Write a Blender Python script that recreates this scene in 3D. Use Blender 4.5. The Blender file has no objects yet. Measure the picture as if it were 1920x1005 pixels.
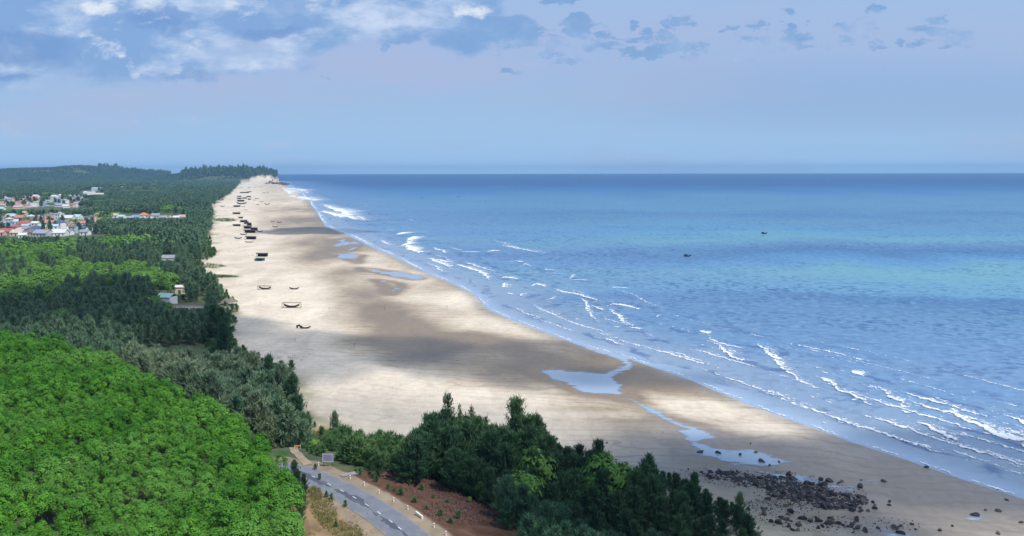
import bpy, bmesh, math, random
import numpy as np
from mathutils import Vector, Matrix, Euler
R = math.radians
random.seed(7); rng = np.random.default_rng(7)
S = bpy.context.scene
COL = S.collection

# ------------------------------------------------------------------ camera
CAMZ = 65.0; F = 1600.0; CX, CY = 960.0, 502.5
PITCH = R(6.55); ROLL = R(-0.10)
cd = bpy.data.cameras.new('camera'); cam = bpy.data.objects.new('camera', cd); COL.objects.link(cam)
cd.sensor_width = 36; cd.lens = 36 * F / 1920; cd.clip_start = 0.5; cd.clip_end = 60000
cam.matrix_world = Matrix.Translation((0, 0, CAMZ)) @ Matrix.Rotation(R(90) - PITCH, 4, 'X') @ Matrix.Rotation(ROLL, 4, 'Z')
S.camera = cam
MC = np.array(cam.matrix_world.to_3x3())
S.view_settings.view_transform = 'Standard'; S.view_settings.look = 'None'
S.view_settings.gamma = 1; S.view_settings.exposure = 0.10
S.render.resolution_x = 1024; S.render.resolution_y = 536
cy = S.cycles
cy.max_bounces = 5; cy.diffuse_bounces = 2; cy.glossy_bounces = 2; cy.transmission_bounces = 2
cy.transparent_max_bounces = 16; cy.volume_bounces = 0
try:
    cy.use_denoising = True; cy.denoiser = 'OPENIMAGEDENOISE'
except Exception: pass

# ------------------------------------------------------------------ sun
SUN_DIR = Vector((0.44, -0.38, 0.81)).normalized()          # towards the sun
sl = bpy.data.lights.new('sun', 'SUN'); so = bpy.data.objects.new('sun', sl); COL.objects.link(so)
sl.energy = 4.2; sl.angle = R(0.53); sl.color = (1.0, 0.965, 0.90)
so.rotation_euler = SUN_DIR.to_track_quat('Z', 'Y').to_euler()
so.location = (0, -100, 400)

# ------------------------------------------------------------------ node helpers
class NT:
    def __init__(s, nt): s.nt = nt; s.n = nt.nodes; s.l = nt.links
    def new(s, t, **k):
        n = s.n.new(t)
        for a, b in k.items(): setattr(n, a, b)
        return n
    def put(s, sock, v):
        if isinstance(v, bpy.types.NodeSocket): s.l.new(v, sock)
        elif v is not None: sock.default_value = v
    def m(s, op, a, b=None, c=None, clamp=False):
        n = s.new('ShaderNodeMath', operation=op, use_clamp=clamp)
        s.put(n.inputs[0], a)
        if b is not None: s.put(n.inputs[1], b)
        if c is not None: s.put(n.inputs[2], c)
        return n.outputs[0]
    def mr(s, v, a, b, c=0.0, d=1.0, smooth=True):
        n = s.new('ShaderNodeMapRange'); n.interpolation_type = 'SMOOTHSTEP' if smooth else 'LINEAR'
        s.put(n.inputs['Value'], v)
        for k, x in (('From Min', a), ('From Max', b), ('To Min', c), ('To Max', d)): s.put(n.inputs[k], x)
        return n.outputs[0]
    def mix(s, f, a, b, blend='MIX'):
        n = s.new('ShaderNodeMix', data_type='RGBA', blend_type=blend)
        s.put(n.inputs[0], f); s.put(n.inputs[6], c4(a)); s.put(n.inputs[7], c4(b))
        return n.outputs[2]
    def noise(s, vec, scale, detail=4, rough=0.55, dist=0.0):
        n = s.new('ShaderNodeTexNoise'); s.put(n.inputs['Vector'], vec)
        s.put(n.inputs['Scale'], scale); s.put(n.inputs['Detail'], detail); s.put(n.inputs['Roughness'], rough); s.put(n.inputs['Distortion'], dist)
        return n.outputs[0]
    def mapping(s, vec, scale=(1, 1, 1), loc=(0, 0, 0), rot=(0, 0, 0)):
        n = s.new('ShaderNodeMapping'); s.put(n.inputs[0], vec)
        n.inputs['Location'].default_value = loc; n.inputs['Rotation'].default_value = rot; n.inputs['Scale'].default_value = scale
        return n.outputs[0]
    def attr(s, name, out='Fac'):
        n = s.new('ShaderNodeAttribute', attribute_name=name); return n.outputs[out]
    def pos(s): return s.new('ShaderNodeNewGeometry').outputs['Position']
    def ramp(s, v, stops):
        n = s.new('ShaderNodeValToRGB'); s.put(n.inputs[0], v); cr = n.color_ramp
        while len(cr.elements) > 1: cr.elements.remove(cr.elements[-1])
        cr.elements[0].position = stops[0][0]; cr.elements[0].color = c4(stops[0][1])
        for p, c in stops[1:]:
            e = cr.elements.new(p); e.color = c4(c)
        return n.outputs[0]
    def bump(s, h, strength, dist):
        n = s.new('ShaderNodeBump'); s.put(n.inputs['Height'], h); s.put(n.inputs['Strength'], strength); s.put(n.inputs['Distance'], dist)
        return n.outputs[0]
def c4(v):
    if isinstance(v, bpy.types.NodeSocket): return v
    return tuple(v) + (1,) if len(v) == 3 else v
def newmat(name):
    m = bpy.data.materials.new(name); m.use_nodes = True
    t = NT(m.node_tree); t.n.clear(); out = t.new('ShaderNodeOutputMaterial')
    return m, t, out
def princ(t, out, col, rough=0.8, spec=0.3, normal=None, metal=0.0):
    b = t.new('ShaderNodeBsdfPrincipled')
    t.put(b.inputs['Base Color'], c4(col)); t.put(b.inputs['Roughness'], rough); t.put(b.inputs['Specular IOR Level'], spec)
    t.put(b.inputs['Metallic'], metal)
    if normal is not None: t.put(b.inputs['Normal'], normal)
    if out is not None: t.l.new(b.outputs[0], out.inputs['Surface'])
    return b.outputs[0]
def simple(name, col, rough=0.75, spec=0.25, var=0.25, scale=1.5, dirt=None):
    m, t, out = newmat(name)
    tc = t.new('ShaderNodeTexCoord').outputs['Object']
    n = t.noise(tc, scale, 5, 0.6)
    k = t.mr(n, 0.25, 0.75, 1 - var, 1 + var, False)
    c = t.mix(1.0, col, t.new('ShaderNodeCombineColor').outputs[0], 'MULTIPLY')
    cc = c.node.inputs[7].links[0].from_node
    for i in range(3): t.put(cc.inputs[i], k)
    if dirt: c = t.mix(t.mr(t.noise(tc, scale * 0.4, 6, 0.7), 0.5, 0.68, 0, 0.7), c, dirt)
    princ(t, out, c, rough, spec)
    return m

# ------------------------------------------------------------------ world sky
HOR = CY - math.tan(PITCH) * F                               # true horizon row
w = bpy.data.worlds.new('World'); S.world = w; w.use_nodes = True
t = NT(w.node_tree); t.n.clear()
wout = t.new('ShaderNodeOutputWorld')
sky = t.new('ShaderNodeTexSky'); sky.sky_type = 'NISHITA'; sky.sun_disc = False
sky.sun_elevation = math.asin(SUN_DIR.z); sky.sun_rotation = math.atan2(SUN_DIR.x, SUN_DIR.y)
sky.altitude = 60; sky.air_density = 1.2; sky.dust_density = 1.5; sky.ozone_density = 2.5
bg1 = t.new('ShaderNodeBackground'); t.l.new(sky.outputs[0], bg1.inputs[0]); bg1.inputs[1].default_value = 0.10
tc = t.new('ShaderNodeTexCoord').outputs['Generated']
sp = t.new('ShaderNodeSeparateXYZ'); t.l.new(tc, sp.inputs[0])
ymax = t.m('MAXIMUM', sp.outputs[1], 0.25)
P = t.m('DIVIDE', sp.outputs[0], ymax); Q = t.m('DIVIDE', sp.outputs[2], ymax)
cv = t.new('ShaderNodeCombineXYZ'); t.put(cv.inputs[0], P); t.put(cv.inputs[1], Q); t.put(cv.inputs[2], t.m('MULTIPLY', sp.outputs[1], 0.6))
PQ = cv.outputs[0]
wn1 = t.noise(t.mapping(PQ, (1, 1.6, 1), (1.7, 4, 0)), 16, 6, .62); wn2 = t.noise(t.mapping(PQ, (1, 1.6, 1), (8.7, 1, 3)), 16, 6, .62)
PW = t.m('ADD', P, t.m('MULTIPLY', t.m('SUBTRACT', wn1, .5), .085)); QW = t.m('ADD', Q, t.m('MULTIPLY', t.m('SUBTRACT', wn2, .5), .050))
def blobs(lst):
    acc = None
    for px, py, rx, ry in lst:
        a = t.m('DIVIDE', t.m('SUBTRACT', PW, (px - CX) / F), rx / F)
        b = t.m('DIVIDE', t.m('SUBTRACT', QW, (HOR - py) / F), ry / F)
        d = t.m('SUBTRACT', 1.0, t.m('SQRT', t.m('ADD', t.m('MULTIPLY', a, a), t.m('MULTIPLY', b, b))))
        acc = d if acc is None else t.m('MAXIMUM', acc, d)
    return acc
q = t.m('MULTIPLY', Q, 4.0, clamp=True)
base = t.ramp(q, [(0.0, (.42, .67, 1.0)), (.04, (.38, .61, .92)), (.10, (.34, .56, .86)), (.30, (.32, .495, .77)), (.45, (.335, .475, .76)), (.62, (.365, .485, .75)), (.85, (.34, .51, .79)), (1.0, (.30, .48, .78))])
big = t.noise(t.mapping(PQ, (1.6, 7, 1)), 2.0, 3, 0.5)
base = t.mix(t.mr(big, .42, .7, 0, .7), base, (.40, .47, .71))
# bluer band low on the right
rb = t.m('MULTIPLY', t.mr(P, 0.0, 0.35), t.m('MULTIPLY', t.mr(Q, 0.03, 0.07), t.mr(Q, 0.14, 0.09)))
base = t.mix(t.m('MULTIPLY', rb, .55), base, (.26, .42, .72))
n1 = t.noise(t.mapping(PQ, (1, 1.9, 1), (3.1, 0, 0)), 7, 9, .62, .15)
n2 = t.noise(t.mapping(PQ, (1, 2.2, 1), (9.3, 2, 0)), 9, 10, .62, .1)
n3 = t.noise(t.mapping(PQ, (1, 2.0, 1), (5.5, 7, 0)), 24, 8, .66, .15)
# faint low white wisps
f3 = blobs([(20, 240, 90, 26), (150, 226, 70, 16), (510, 272, 60, 16), (370, 225, 60, 14), (265, 235, 50, 10)])
m3 = t.mr(t.m('ADD', t.m('MINIMUM', f3, .4), t.m('MULTIPLY', t.m('SUBTRACT', n3, .55), 3.0)), .1, 1.1)
c = t.mix(t.m('MULTIPLY', m3, .75), base, (.50, .56, .74))
# cumulus deck, upper left
f1 = blobs([(750, 60, 90, 30), (870, 60, 100, 60), (40, 70, 300, 120), (260, 80, 300, 112), (430, 75, 240, 105), (560, 35, 200, 95), (0, -60, 900, 120), (700, -30, 300, 80), (860, 20, 110, 52), (960, 70, 80, 36)])
m1 = t.mr(t.m('ADD', t.m('MINIMUM', f1, .45), t.m('MULTIPLY', t.m('SUBTRACT', n1, .5), 1.5)), .08, .42)
lit = t.mr(n2, .44, .70)
c1 = t.mix(lit, (.19, .36, .68), (.62, .72, .90))
bs = t.mr(t.m('MULTIPLY', blobs([(800/10, 95, 130, 45), (40, 150, 60, 15), (380, 150, 80, 16), (330, 45, 70, 30), (520, 70, 90, 16)]), t.m('ADD', .6, n3)), .05, .6)
c1 = t.mix(t.m('MULTIPLY', bs, .80), c1, (.125, .275, .60))
wh = blobs([(390, 88, 26, 16), (265, 135, 20, 18), (250, 25, 60, 30), (480, 15, 70, 26), (200, 100, 40, 30), (440, 130, 30, 12), (885, 25, 30, 18), (620, 20, 50, 20), (15, 80, 22, 10)])
whm = t.mr(t.m('ADD', t.m('MINIMUM', t.m('MULTIPLY', wh, .8), .30), t.m('MULTIPLY', t.m('SUBTRACT', t.m('ADD', t.m('MULTIPLY', n3, .5), t.m('MULTIPLY', n1, .5)), .50), 5.0)), .15, .9)
c1 = t.mix(t.m('MULTIPLY', whm, .95), c1, (.84, .88, .95))
c = t.mix(t.m('MULTIPLY', m1, .92), c, c1)
# small ragged blue-grey clouds
f2 = blobs([(905, 85, 95, 24), (1000, 70, 55, 36), (1090, 55, 34, 22), (1060, 95, 60, 26), (1030, 115, 50, 12), (1135, 95, 70, 26), (1250, 103, 80, 20), (1300, 92, 30, 14), (1225, 82, 40, 20), (1262, 55, 32, 18), (1180, 58, 18, 14),
    (1445, 58, 38, 16), (1460, 92, 90, 24), (1465, 23, 13, 11), (1495, 50, 14, 7), (1600, 56, 42, 18), (1620, 27, 19, 15), (1580, 82, 30, 9), (1650, 84, 40, 12), (1735, 98, 62, 14), (1757, 75, 40, 10), (1740, 50, 20, 14), (1705, 70, 30, 12),
    (1365, 65, 28, 7), (1040, 15, 30, 12), (1105, 8, 30, 8), (965, 135, 26, 8), (725, 92, 14, 12), (1390, 122, 24, 7), (625, 145, 18, 7), (1325, 110, 12, 5)])
m2 = t.mr(t.m('ADD', t.m('MINIMUM', f2, .40), t.m('MULTIPLY', t.m('SUBTRACT', n3, .52), 3.6)), .10, .42)
c2 = t.mix(t.mr(n2, .42, .66), (.19, .36, .66), (.36, .50, .77))
c = t.mix(t.m('MULTIPLY', m2, .92), c, c2)
bg2 = t.new('ShaderNodeBackground'); t.l.new(c, bg2.inputs[0]); bg2.inputs[1].default_value = 1.0
ms = t.new('ShaderNodeMixShader'); ms.inputs[0].default_value = 0.86
t.l.new(bg1.outputs[0], ms.inputs[1]); t.l.new(bg2.outputs[0], ms.inputs[2]); t.l.new(ms.outputs[0], wout.inputs[0])
w.cycles.sampling_method = 'MANUAL'; w.cycles.sample_map_resolution = 512

# ------------------------------------------------------------------ projection helpers
def ray(px, py):
    d = MC @ np.array([(px - CX) / F, -(py - CY) / F, -1.0]); return d
def at(px, py, z=0.0):
    d = ray(px, py); k = (z - CAMZ) / d[2]; return np.array([d[0] * k, d[1] * k, z])
def at_depth(px, py, D):
    d = ray(px, py); k = D / d[1]; return np.array([d[0] * k, D, CAMZ + d[2] * k])
def proj(x, y, z):
    v = MC.T @ np.array([x, y, z - CAMZ]); return CX + F * v[0] / -v[2], CY - F * v[1] / -v[2]
def row_of(D, z): return CY - F * math.tan(math.atan2(z - CAMZ, D) + PITCH)

def smooth(a, b, x):
    k = np.clip((x - a) / (b - a), 0, 1); return k * k * (3 - 2 * k)
def vnoise(x, y, seed=0):
    xi = np.floor(x).astype(np.int64); yi = np.floor(y).astype(np.int64); xf = x - xi; yf = y - yi
    def h(a, b):
        n = (a * 374761393 + b * 668265263 + seed * 1274126177) & 0x7fffffff
        n = ((n ^ (n >> 13)) * 1274126177) & 0x7fffffff
        return ((n ^ (n >> 16)) & 0xffff) / 65535.0
    u = xf * xf * (3 - 2 * xf); v = yf * yf * (3 - 2 * yf)
    return (h(xi, yi) * (1 - u) + h(xi + 1, yi) * u) * (1 - v) + (h(xi, yi + 1) * (1 - u) + h(xi + 1, yi + 1) * u) * v
def fbm(x, y, seed=0, o=4):
    r = 0; a = 0.5; f = 1
    for i in range(o): r = r + a * vnoise(x * f, y * f, seed + i); a *= .5; f *= 2.03
    return r

# ------------------------------------------------------------------ plan of the coast
SH = [(530, 345), (560, 360), (577, 375), (592, 395), (610, 424), (650, 440), (700, 465), (740, 482), (800, 512), (850, 532), (888, 552), (915, 580), (960, 600), (1020, 622), (1080, 645),
      (1150, 663), (1230, 690), (1300, 715), (1400, 757), (1500, 793), (1600, 830), (1700, 862), (1800, 897), (1920, 936)]
shp = np.array([at(*p)[:2] for p in SH])
shp = np.vstack([[[-7000, 9000], [-2500, 6200], [-1440, 5350], [-1275, 4760]], shp, [[125, 150], [160, 110], [230, 0], [400, -300], [900, -1200]]])
shp = shp[np.argsort(shp[:, 1])]
VG = [(445, 349), (430, 365), (396, 385), (402, 400), (398, 415), (398, 430), (385, 452), (392, 478), (365, 500), (345, 510), (380, 530), (410, 555), (425, 580), (418, 605), (415, 640), (435, 668), (540, 705), (562, 760), (590, 800), (680, 830), (790, 850), (1000, 868), (1180, 890), (1300, 905), (1400, 960)]
vgp = np.array([at(p[0], p[1], 2.0)[:2] for p in VG])
vgp = np.vstack([[[-7000, 9000], [-2600, 6200], [-1470, 5350], [-1300, 4760], [-1400, 4420]], vgp, [[70, 130], [90, 90], [140, 0], [300, -300], [800, -1200]]])
vgp = vgp[np.argsort(vgp[:, 1])]
def xs_(y): return np.interp(y, shp[:, 1], shp[:, 0])
def xv_(y): return np.interp(y, vgp[:, 1], vgp[:, 0])
def shore_s(x, y):
    g = (xs_(y + 6) - xs_(y - 6)) / 12; return (xs_(y) - x) / np.sqrt(1 + g * g)
def veg_s(x, y):                                             # >0 inside the vegetation
    g = (xv_(y + 6) - xv_(y - 6)) / 12; return (xv_(y) - x) / np.sqrt(1 + g * g)
def pdist(x, y, pts):
    """unsigned distance, side (cross sign), to a polyline"""
    best = np.full(np.shape(x), 1e9); side = np.zeros(np.shape(x))
    for (ax, ay), (bx, by) in zip(pts[:-1], pts[1:]):
        vx, vy = bx - ax, by - ay; L = vx * vx + vy * vy
        k = np.clip(((x - ax) * vx + (y - ay) * vy) / L, 0, 1)
        d = np.hypot(x - ax - k * vx, y - ay - k * vy)
        cr = vx * (y - ay) - vy * (x - ax); b = d < best
        best = np.where(b, d, best); side = np.where(b, np.sign(cr), side)
    return best, side
ROADZ = 12.0
RD = [(505, 874), (530, 878), (552, 881), (570, 886), (588.9, 895.2), (613.7, 906.9), (637.6, 919), (662.4, 932.1), (685.4, 945.5), (707.9, 959.5), (729.3, 976), (749.2, 990.5), (775, 1012), (815, 1050), (880, 1120)]
road = [tuple(at(p[0], p[1], ROADZ)[:2]) for p in RD]
e = np.array(road[-1]) - np.array(road[-2]); e /= np.linalg.norm(e); road.append(tuple(np.array(road[-1]) + e * 160))
# hill crest line (crown tops) seen against what lies behind
HL = [(-420, 600, 24), (-200, 606, 22), (0, 622, 20), (100, 641, 20), (200, 671, 19.5), (270, 698, 19), (340, 738, 18.7), (420, 783, 18.4), (480, 809, 18.2), (525, 838, 18.4), (550, 880, 19), (560, 930, 20), (568, 1000, 21), (578, 1080, 22), (585, 1200, 23)]
hl = [tuple(at(a, b, z)[:2]) for a, b, z in HL]; hlz = np.array([h[2] for h in HL]) - 5.7
hlx = np.array([p[0] for p in hl])
# skylines of the far hills
SK1 = [(-900, 326), (-300, 322), (0, 321), (40, 315.5), (120, 314), (150, 310), (185, 314), (215, 321), (300, 328), (340, 333), (420, 345)]
SK2 = [(250, 340), (320, 330), (345, 326), (380, 320.5), (410, 321), (450, 318), (500, 321), (512, 328), (530, 341), (545, 346)]
D1, D2 = 5600.0, 4750.0
k1 = np.array([at_depth(a, b, D1) for a, b in SK1]); k2 = np.array([at_depth(a, b, D2) for a, b in SK2])
def terrain(x, y):
    x = np.asarray(x, float); y = np.asarray(y, float)
    s = shore_s(x, y); v = veg_s(x, y)
    beach = np.where(s > 0, 0.014 * s, np.maximum(0.03 * s, -4.0))
    beach = np.minimum(beach, 2.6)
    b = beach + smooth(-6, 16, v) * 1.4 + smooth(0, 30, v) * (fbm(x / 18, y / 18, 3) - .45) * 1.2 * (s > 0)
    # far hills
    h1 = (np.interp(x, k1[:, 0], k1[:, 2]) - 3) * np.exp(-((y - D1) / 800.0) ** 2) * (1 + .05 * (fbm(x / 160, y / 160, 5) - .5))
    h2 = (np.interp(x, k2[:, 0], k2[:, 2]) - 3) * np.exp(-((y - D2) / 260.0) ** 2) * smooth(-2500, -1900, x)
    far = np.where((s > -5) & (y > 3300), np.maximum(h1, h2), 0)
    far = far * smooth(0, 30, s) - 30 * (s < 2)
    h = np.maximum(b, far)
    near = (y < 420) & (x < 260)
    dh, sd = pdist(x, y, hl)
    inside = np.where(sd < 0, dh, -dh)                        # left/near side of the crest is inside
    zt = np.interp(x, hlx, hlz)
    hill = zt - 0.62 * np.maximum(0, -inside - 1.5) + smooth(0, 40, inside) * (fbm(x / 26, y / 26, 9) - .45) * 5.0
    dr, sr = pdist(x, y, road)
    hill = np.minimum(hill, ROADZ + np.where(sr > 0, 1.0, .62) * np.maximum(0, dr - 3.9) + (fbm(x / 3, y / 3, 21) - .5) * 1.0 * smooth(4, 8, dr))
    emb = ROADZ - 0.20 * np.clip(dr - 5.0, 0, 13) - .62 * np.maximum(0, dr - 18.0) + (fbm(x / 2.5, y / 2.5, 22) - .5) * 0.9 * smooth(5, 8, dr)
    h = np.where(near, np.maximum(h, np.maximum(emb, hill)), h)
    # bench that carries the road itself: dead flat
    kk = smooth(3.4, 4.4, dr)
    return np.where(near & (dr < 4.4), ROADZ * (1 - kk) + h * kk, h)
def gz(x, y): return float(terrain(np.array([x]), np.array([y]))[0])
_D = np.concatenate([np.geomspace(70, 7000, 2600)])
def hit(px, py):
    d = ray(px, py); k = _D / d[1]; X = d[0] * k; Z = CAMZ + d[2] * k
    H = np.maximum(terrain(X, _D), 0); i = np.argmax(Z < H)
    if not (Z < H).any(): return at(px, py)
    a = (Z[i - 1] - H[i - 1]) / max(1e-6, (Z[i - 1] - H[i - 1]) - (Z[i] - H[i])); D = _D[i - 1] + (_D[i] - _D[i - 1]) * a
    X = d[0] * D / d[1]; return np.array([X, D, max(0.0, gz(X, D))])

# ------------------------------------------------------------------ object helpers
def link(o, parent=None):
    COL.objects.link(o)
    if parent is not None: o.parent = parent
    return o
def mesh_np(name, V, Fc, mat, parent=None, smooth_=False, attrs=None, mats=None, mi=None):
    """V (n,3); Fc (m,k) constant k, or list of tuples"""
    me = bpy.data.meshes.new(name)
    V = np.asarray(V, np.float32)
    if isinstance(Fc, np.ndarray):
        k = Fc.shape[1]; m = len(Fc)
        me.vertices.add(len(V)); me.vertices.foreach_set('co', V.ravel())
        me.loops.add(m * k); me.loops.foreach_set('vertex_index', Fc.astype(np.int32).ravel())
        me.polygons.add(m); me.polygons.foreach_set('loop_start', (np.arange(m) * k).astype(np.int32))
        try: me.polygons.foreach_set('loop_total', np.full(m, k, np.int32))
        except Exception: pass
        me.update(calc_edges=True)
    else:
        me.from_pydata([tuple(map(float, v)) for v in V], [], [tuple(map(int, f)) for f in Fc])
    if smooth_: me.polygons.foreach_set('use_smooth', np.ones(len(me.polygons), bool))
    for nm, a in (attrs or {}).items():
        a = np.asarray(a, np.float32)
        if a.ndim == 1:
            me.attributes.new(nm, 'FLOAT', 'POINT').data.foreach_set('value', a)
        else:
            if a.shape[1] == 3: a = np.hstack([a, np.ones((len(a), 1), np.float32)])
            me.attributes.new(nm, 'FLOAT_COLOR', 'POINT').data.foreach_set('color', a.ravel())
    for mm in (mats or [mat]): me.materials.append(mm)
    if mi is not None: me.polygons.foreach_set('material_index', np.asarray(mi, np.int32))
    me.update()
    o = bpy.data.objects.new(name, me); return link(o, parent)
class MB:
    """collects simple solids into one mesh"""
    def __init__(s): s.v = []; s.f = []
    def add(s, V, Fc):
        n = len(s.v); s.v += [tuple(v) for v in V]; s.f += [tuple(i + n for i in f) for f in Fc]; return s
    def box(s, x0, x1, y0, y1, z0, z1):
        return s.add([(x0, y0, z0), (x1, y0, z0), (x1, y1, z0), (x0, y1, z0), (x0, y0, z1), (x1, y0, z1), (x1, y1, z1), (x0, y1, z1)],
                     [(0, 3, 2, 1), (4, 5, 6, 7), (0, 1, 5, 4), (1, 2, 6, 5), (2, 3, 7, 6), (3, 0, 4, 7)])
    def tube(s, pts, r, n=6):
        if not hasattr(r, '__len__'): r = [r] * len(pts)
        base = len(s.v); P_ = [Vector(p) for p in pts]
        for i, p in enumerate(P_):
            d = (P_[min(i + 1, len(P_) - 1)] - P_[max(i - 1, 0)]).normalized()
            a = d.orthogonal().normalized(); b = d.cross(a)
            for k in range(n):
                g = 2 * math.pi * k / n; s.v.append(tuple(p + (a * math.cos(g) + b * math.sin(g)) * r[i]))
        for i in range(len(P_) - 1):
            for k in range(n):
                s.f.append((base + i * n + k, base + i * n + (k + 1) % n, base + (i + 1) * n + (k + 1) % n, base + (i + 1) * n + k))
        s.f.append(tuple(base + k for k in range(n))[::-1]); s.f.append(tuple(base + (len(P_) - 1) * n + k for k in range(n)))
        return s
    def build(s, name, mat, parent=None, sm=False): return mesh_np(name, np.array(s.v), s.f, mat, parent, sm)
def tag(o, label=None, cat=None, group=None, kind=None):
    if label: o['label'] = label
    if cat: o['category'] = cat
    if group: o['group'] = group
    if kind: o['kind'] = kind
    return o
def empty(name, loc=(0, 0, 0), rz=0.0):
    o = bpy.data.objects.new(name, None); o.empty_display_size = .5; link(o); o.location = loc; o.rotation_euler = (0, 0, rz); return o
def kids(o, idx={}):
    return [c for c in bpy.data.objects if c.parent == o]
def copy_tree(o, childs, loc, rz=0.0, sc=1.0):
    c = o.copy(); COL.objects.link(c); c.location = loc; c.rotation_euler = (0, 0, rz); c.scale = (sc, sc, sc) if not hasattr(sc, '__len__') else sc
    for ch in childs:
        d = ch.copy(); COL.objects.link(d); d.parent = c
    return c

# ------------------------------------------------------------------ where water lies on the sand
def zc(l, ox, oy, k): return [(ox + a / k, oy + b / k) for a, b in l]
C3 = lambda *l: zc(l, 600, 330, 2.871); C4 = lambda *l: zc(l, 1260, 380, 2.871); C7 = lambda *l: zc(l, 1400, 640, 2.754); C6 = lambda *l: zc(l, 400, 335, 12)
Z6 = lambda *l: zc(l, 1000, 640, 2.754); Z5 = lambda *l: zc(l, 480, 700, 3.295)
pools = [Z6((30, 150), (90, 141), (180, 150), (280, 155), (350, 160), (420, 135), (465, 115), (455, 97), (400, 75), (300, 45), (190, 0), (260, 0), (420, 45), (500, 66), (590, 92), (540, 86), (500, 90), (522, 110), (505, 135), (440, 165), (420, 175), (440, 205), (465, 235), (462, 275), (330, 272), (230, 255), (180, 225), (110, 200), (60, 175)),
 Z6((465, 285), (520, 293), (640, 350), (760, 418), (880, 455), (985, 495), (900, 505), (860, 520), (930, 545), (1000, 555), (1150, 552), (1270, 595), (1345, 622), (1250, 640), (1190, 650), (1110, 637), (1010, 627), (900, 598), (790, 582), (830, 567), (850, 558), (800, 530), (790, 500), (740, 462), (790, 450), (700, 425), (660, 398), (560, 345)),
 Z6((1110, 655), (1200, 667), (1300, 680), (1400, 690), (1480, 712), (1545, 740), (1542, 752), (1440, 745), (1300, 715), (1220, 697)),
 C7((300, 695), (420, 698), (370, 715), (420, 725), (480, 738), (585, 748), (600, 757), (560, 767), (470, 765), (370, 745), (300, 720)),
 C7((520, 700), (600, 706), (690, 716), (740, 722), (690, 726), (600, 716)), C7((590, 953), (660, 955), (730, 965), (745, 980), (640, 975)), C7((1125, 905), (1160, 897), (1215, 897), (1230, 907), (1190, 915), (1150, 912)), C7((660, 995), (780, 992), (860, 1004), (760, 1012)),
 C3((215, 490), (300, 498), (400, 515), (545, 535), (560, 548), (500, 556), (420, 540), (300, 520), (230, 508)), C3((300, 558), (370, 565), (430, 578), (440, 600), (385, 640), (365, 620), (370, 600), (345, 585)), C3((90, 420), (240, 423), (215, 445), (205, 468), (160, 452)), C3((60, 345), (150, 335), (190, 372), (150, 400), (90, 380))]
poolw = [np.array([at(a_, b_, 0.6)[:2] for a_, b_ in pl]) for pl in pools]

# ------------------------------------------------------------------ ground sheet
def ell(px, py, rx, ry, z=0.5):
    c_ = at(px, py, z); D = c_[1]; wx = rx * D / F; wy = ry * D * D / ((CAMZ - z) * F); return c_[0], c_[1], wx, wy
def efield(X, Y, lst, z=.5):
    acc = np.zeros_like(X)
    for px, py, rx, ry, a in lst:
        cx, cy_, wx, wy = ell(px, py, rx, ry, z)
        acc = acc + a * np.exp(-(((X - cx) / wx) ** 2 + ((Y - cy_) / wy) ** 2))
    return acc
def fan(rows, cols):
    Dg, Pg = np.meshgrid(rows, cols, indexing='ij'); X = np.clip(Pg * np.maximum(Dg, 70), -13800, 13800); return X, Dg
def gridfaces(nr, nc):
    a = np.arange((nr - 1) * nc).reshape(nr - 1, nc)[:, :-1].ravel()
    return np.stack([a, a + 1, a + nc + 1, a + nc], 1)
pyr = np.arange(1060, 340, -1.9); rows_ = np.array([(CAMZ - 1) / math.tan(math.atan((p - CY) / F) + PITCH) for p in pyr])
rows_ = np.concatenate([[-2500, -900, -400, -150, -40, 20, 50, 70, 80], np.arange(84, rows_.min() - .3, .7), rows_, np.arange(rows_.max() + 60, 7000, 90), [7500, 8500, 10000, 12000, 14390]])
cols_ = np.concatenate([[-60, -20, -8, -4, -2.2, -1.5, -1.1, -.9], np.arange(-.78, .74, 2.4 / F), [.8, .9, 1.2, 2, 4, 10, 30, 60]])
X, Y = fan(rows_, cols_); Z = terrain(X, Y)
s_ = shore_s(X, Y); v_ = veg_s(X, Y); dr_, _ = pdist(X, Y, road)
n_a = fbm(X / 9, Y / 14, 31); n_b = fbm(X / 40, Y / 60, 41); n_c = fbm(X / 2.2, Y / 2.2, 51)
wet = .62 * smooth(34, 4, s_) * smooth(120, 260, Y) * .55 + .62 * smooth(210, 150, Y) * smooth(70, 20, s_)
wet = wet + efield(X, Y, [(585, 450, 34, 14, .45), (610, 480, 36, 16, .6), (640, 515, 42, 20, .75), (680, 550, 50, 22, .8), (715, 585, 62, 24, .9), (770, 612, 70, 22, .8), (850, 635, 90, 14, .6), (700, 640, 70, 20, .5), (575, 412, 60, 9, .8), (590, 428, 70, 7, .6), (560, 392, 50, 8, .35), (650, 455, 60, 16, .5), (610, 475, 60, 12, .35), (790, 655, 90, 30, .9), (900, 635, 110, 14, .5), (960, 650, 60, 14, .5),
    (1060, 690, 110, 26, .7), (900, 690, 120, 20, .4), (1150, 690, 60, 16, .5), (1240, 810, 110, 30, .85), (1130, 760, 90, 20, .55), (1230, 715, 80, 20, .55), (1500, 890, 420, 50, .35), (1380, 830, 120, 14, .4), (1300, 900, 160, 40, .5), (1000, 665, 70, 10, .4), (930, 720, 90, 14, .25),
    (1310, 765, 170, 20, -1.1), (1450, 800, 100, 12, -.6), (850, 770, 250, 34, -.5), (720, 475, 50, 10, -.3), (690, 500, 30, 6, -.5), (790, 520, 50, 14, -.4), (860, 560, 50, 20, -.45), (940, 605, 80, 14, -.5), (1010, 630, 60, 10, -.4), (780, 560, 36, 10, -.3), (500, 580, 90, 90, -.4)])
fr_ = np.clip(s_, 0, 1e4) / np.maximum(s_ + np.maximum(-v_, 0), 1)
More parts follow.
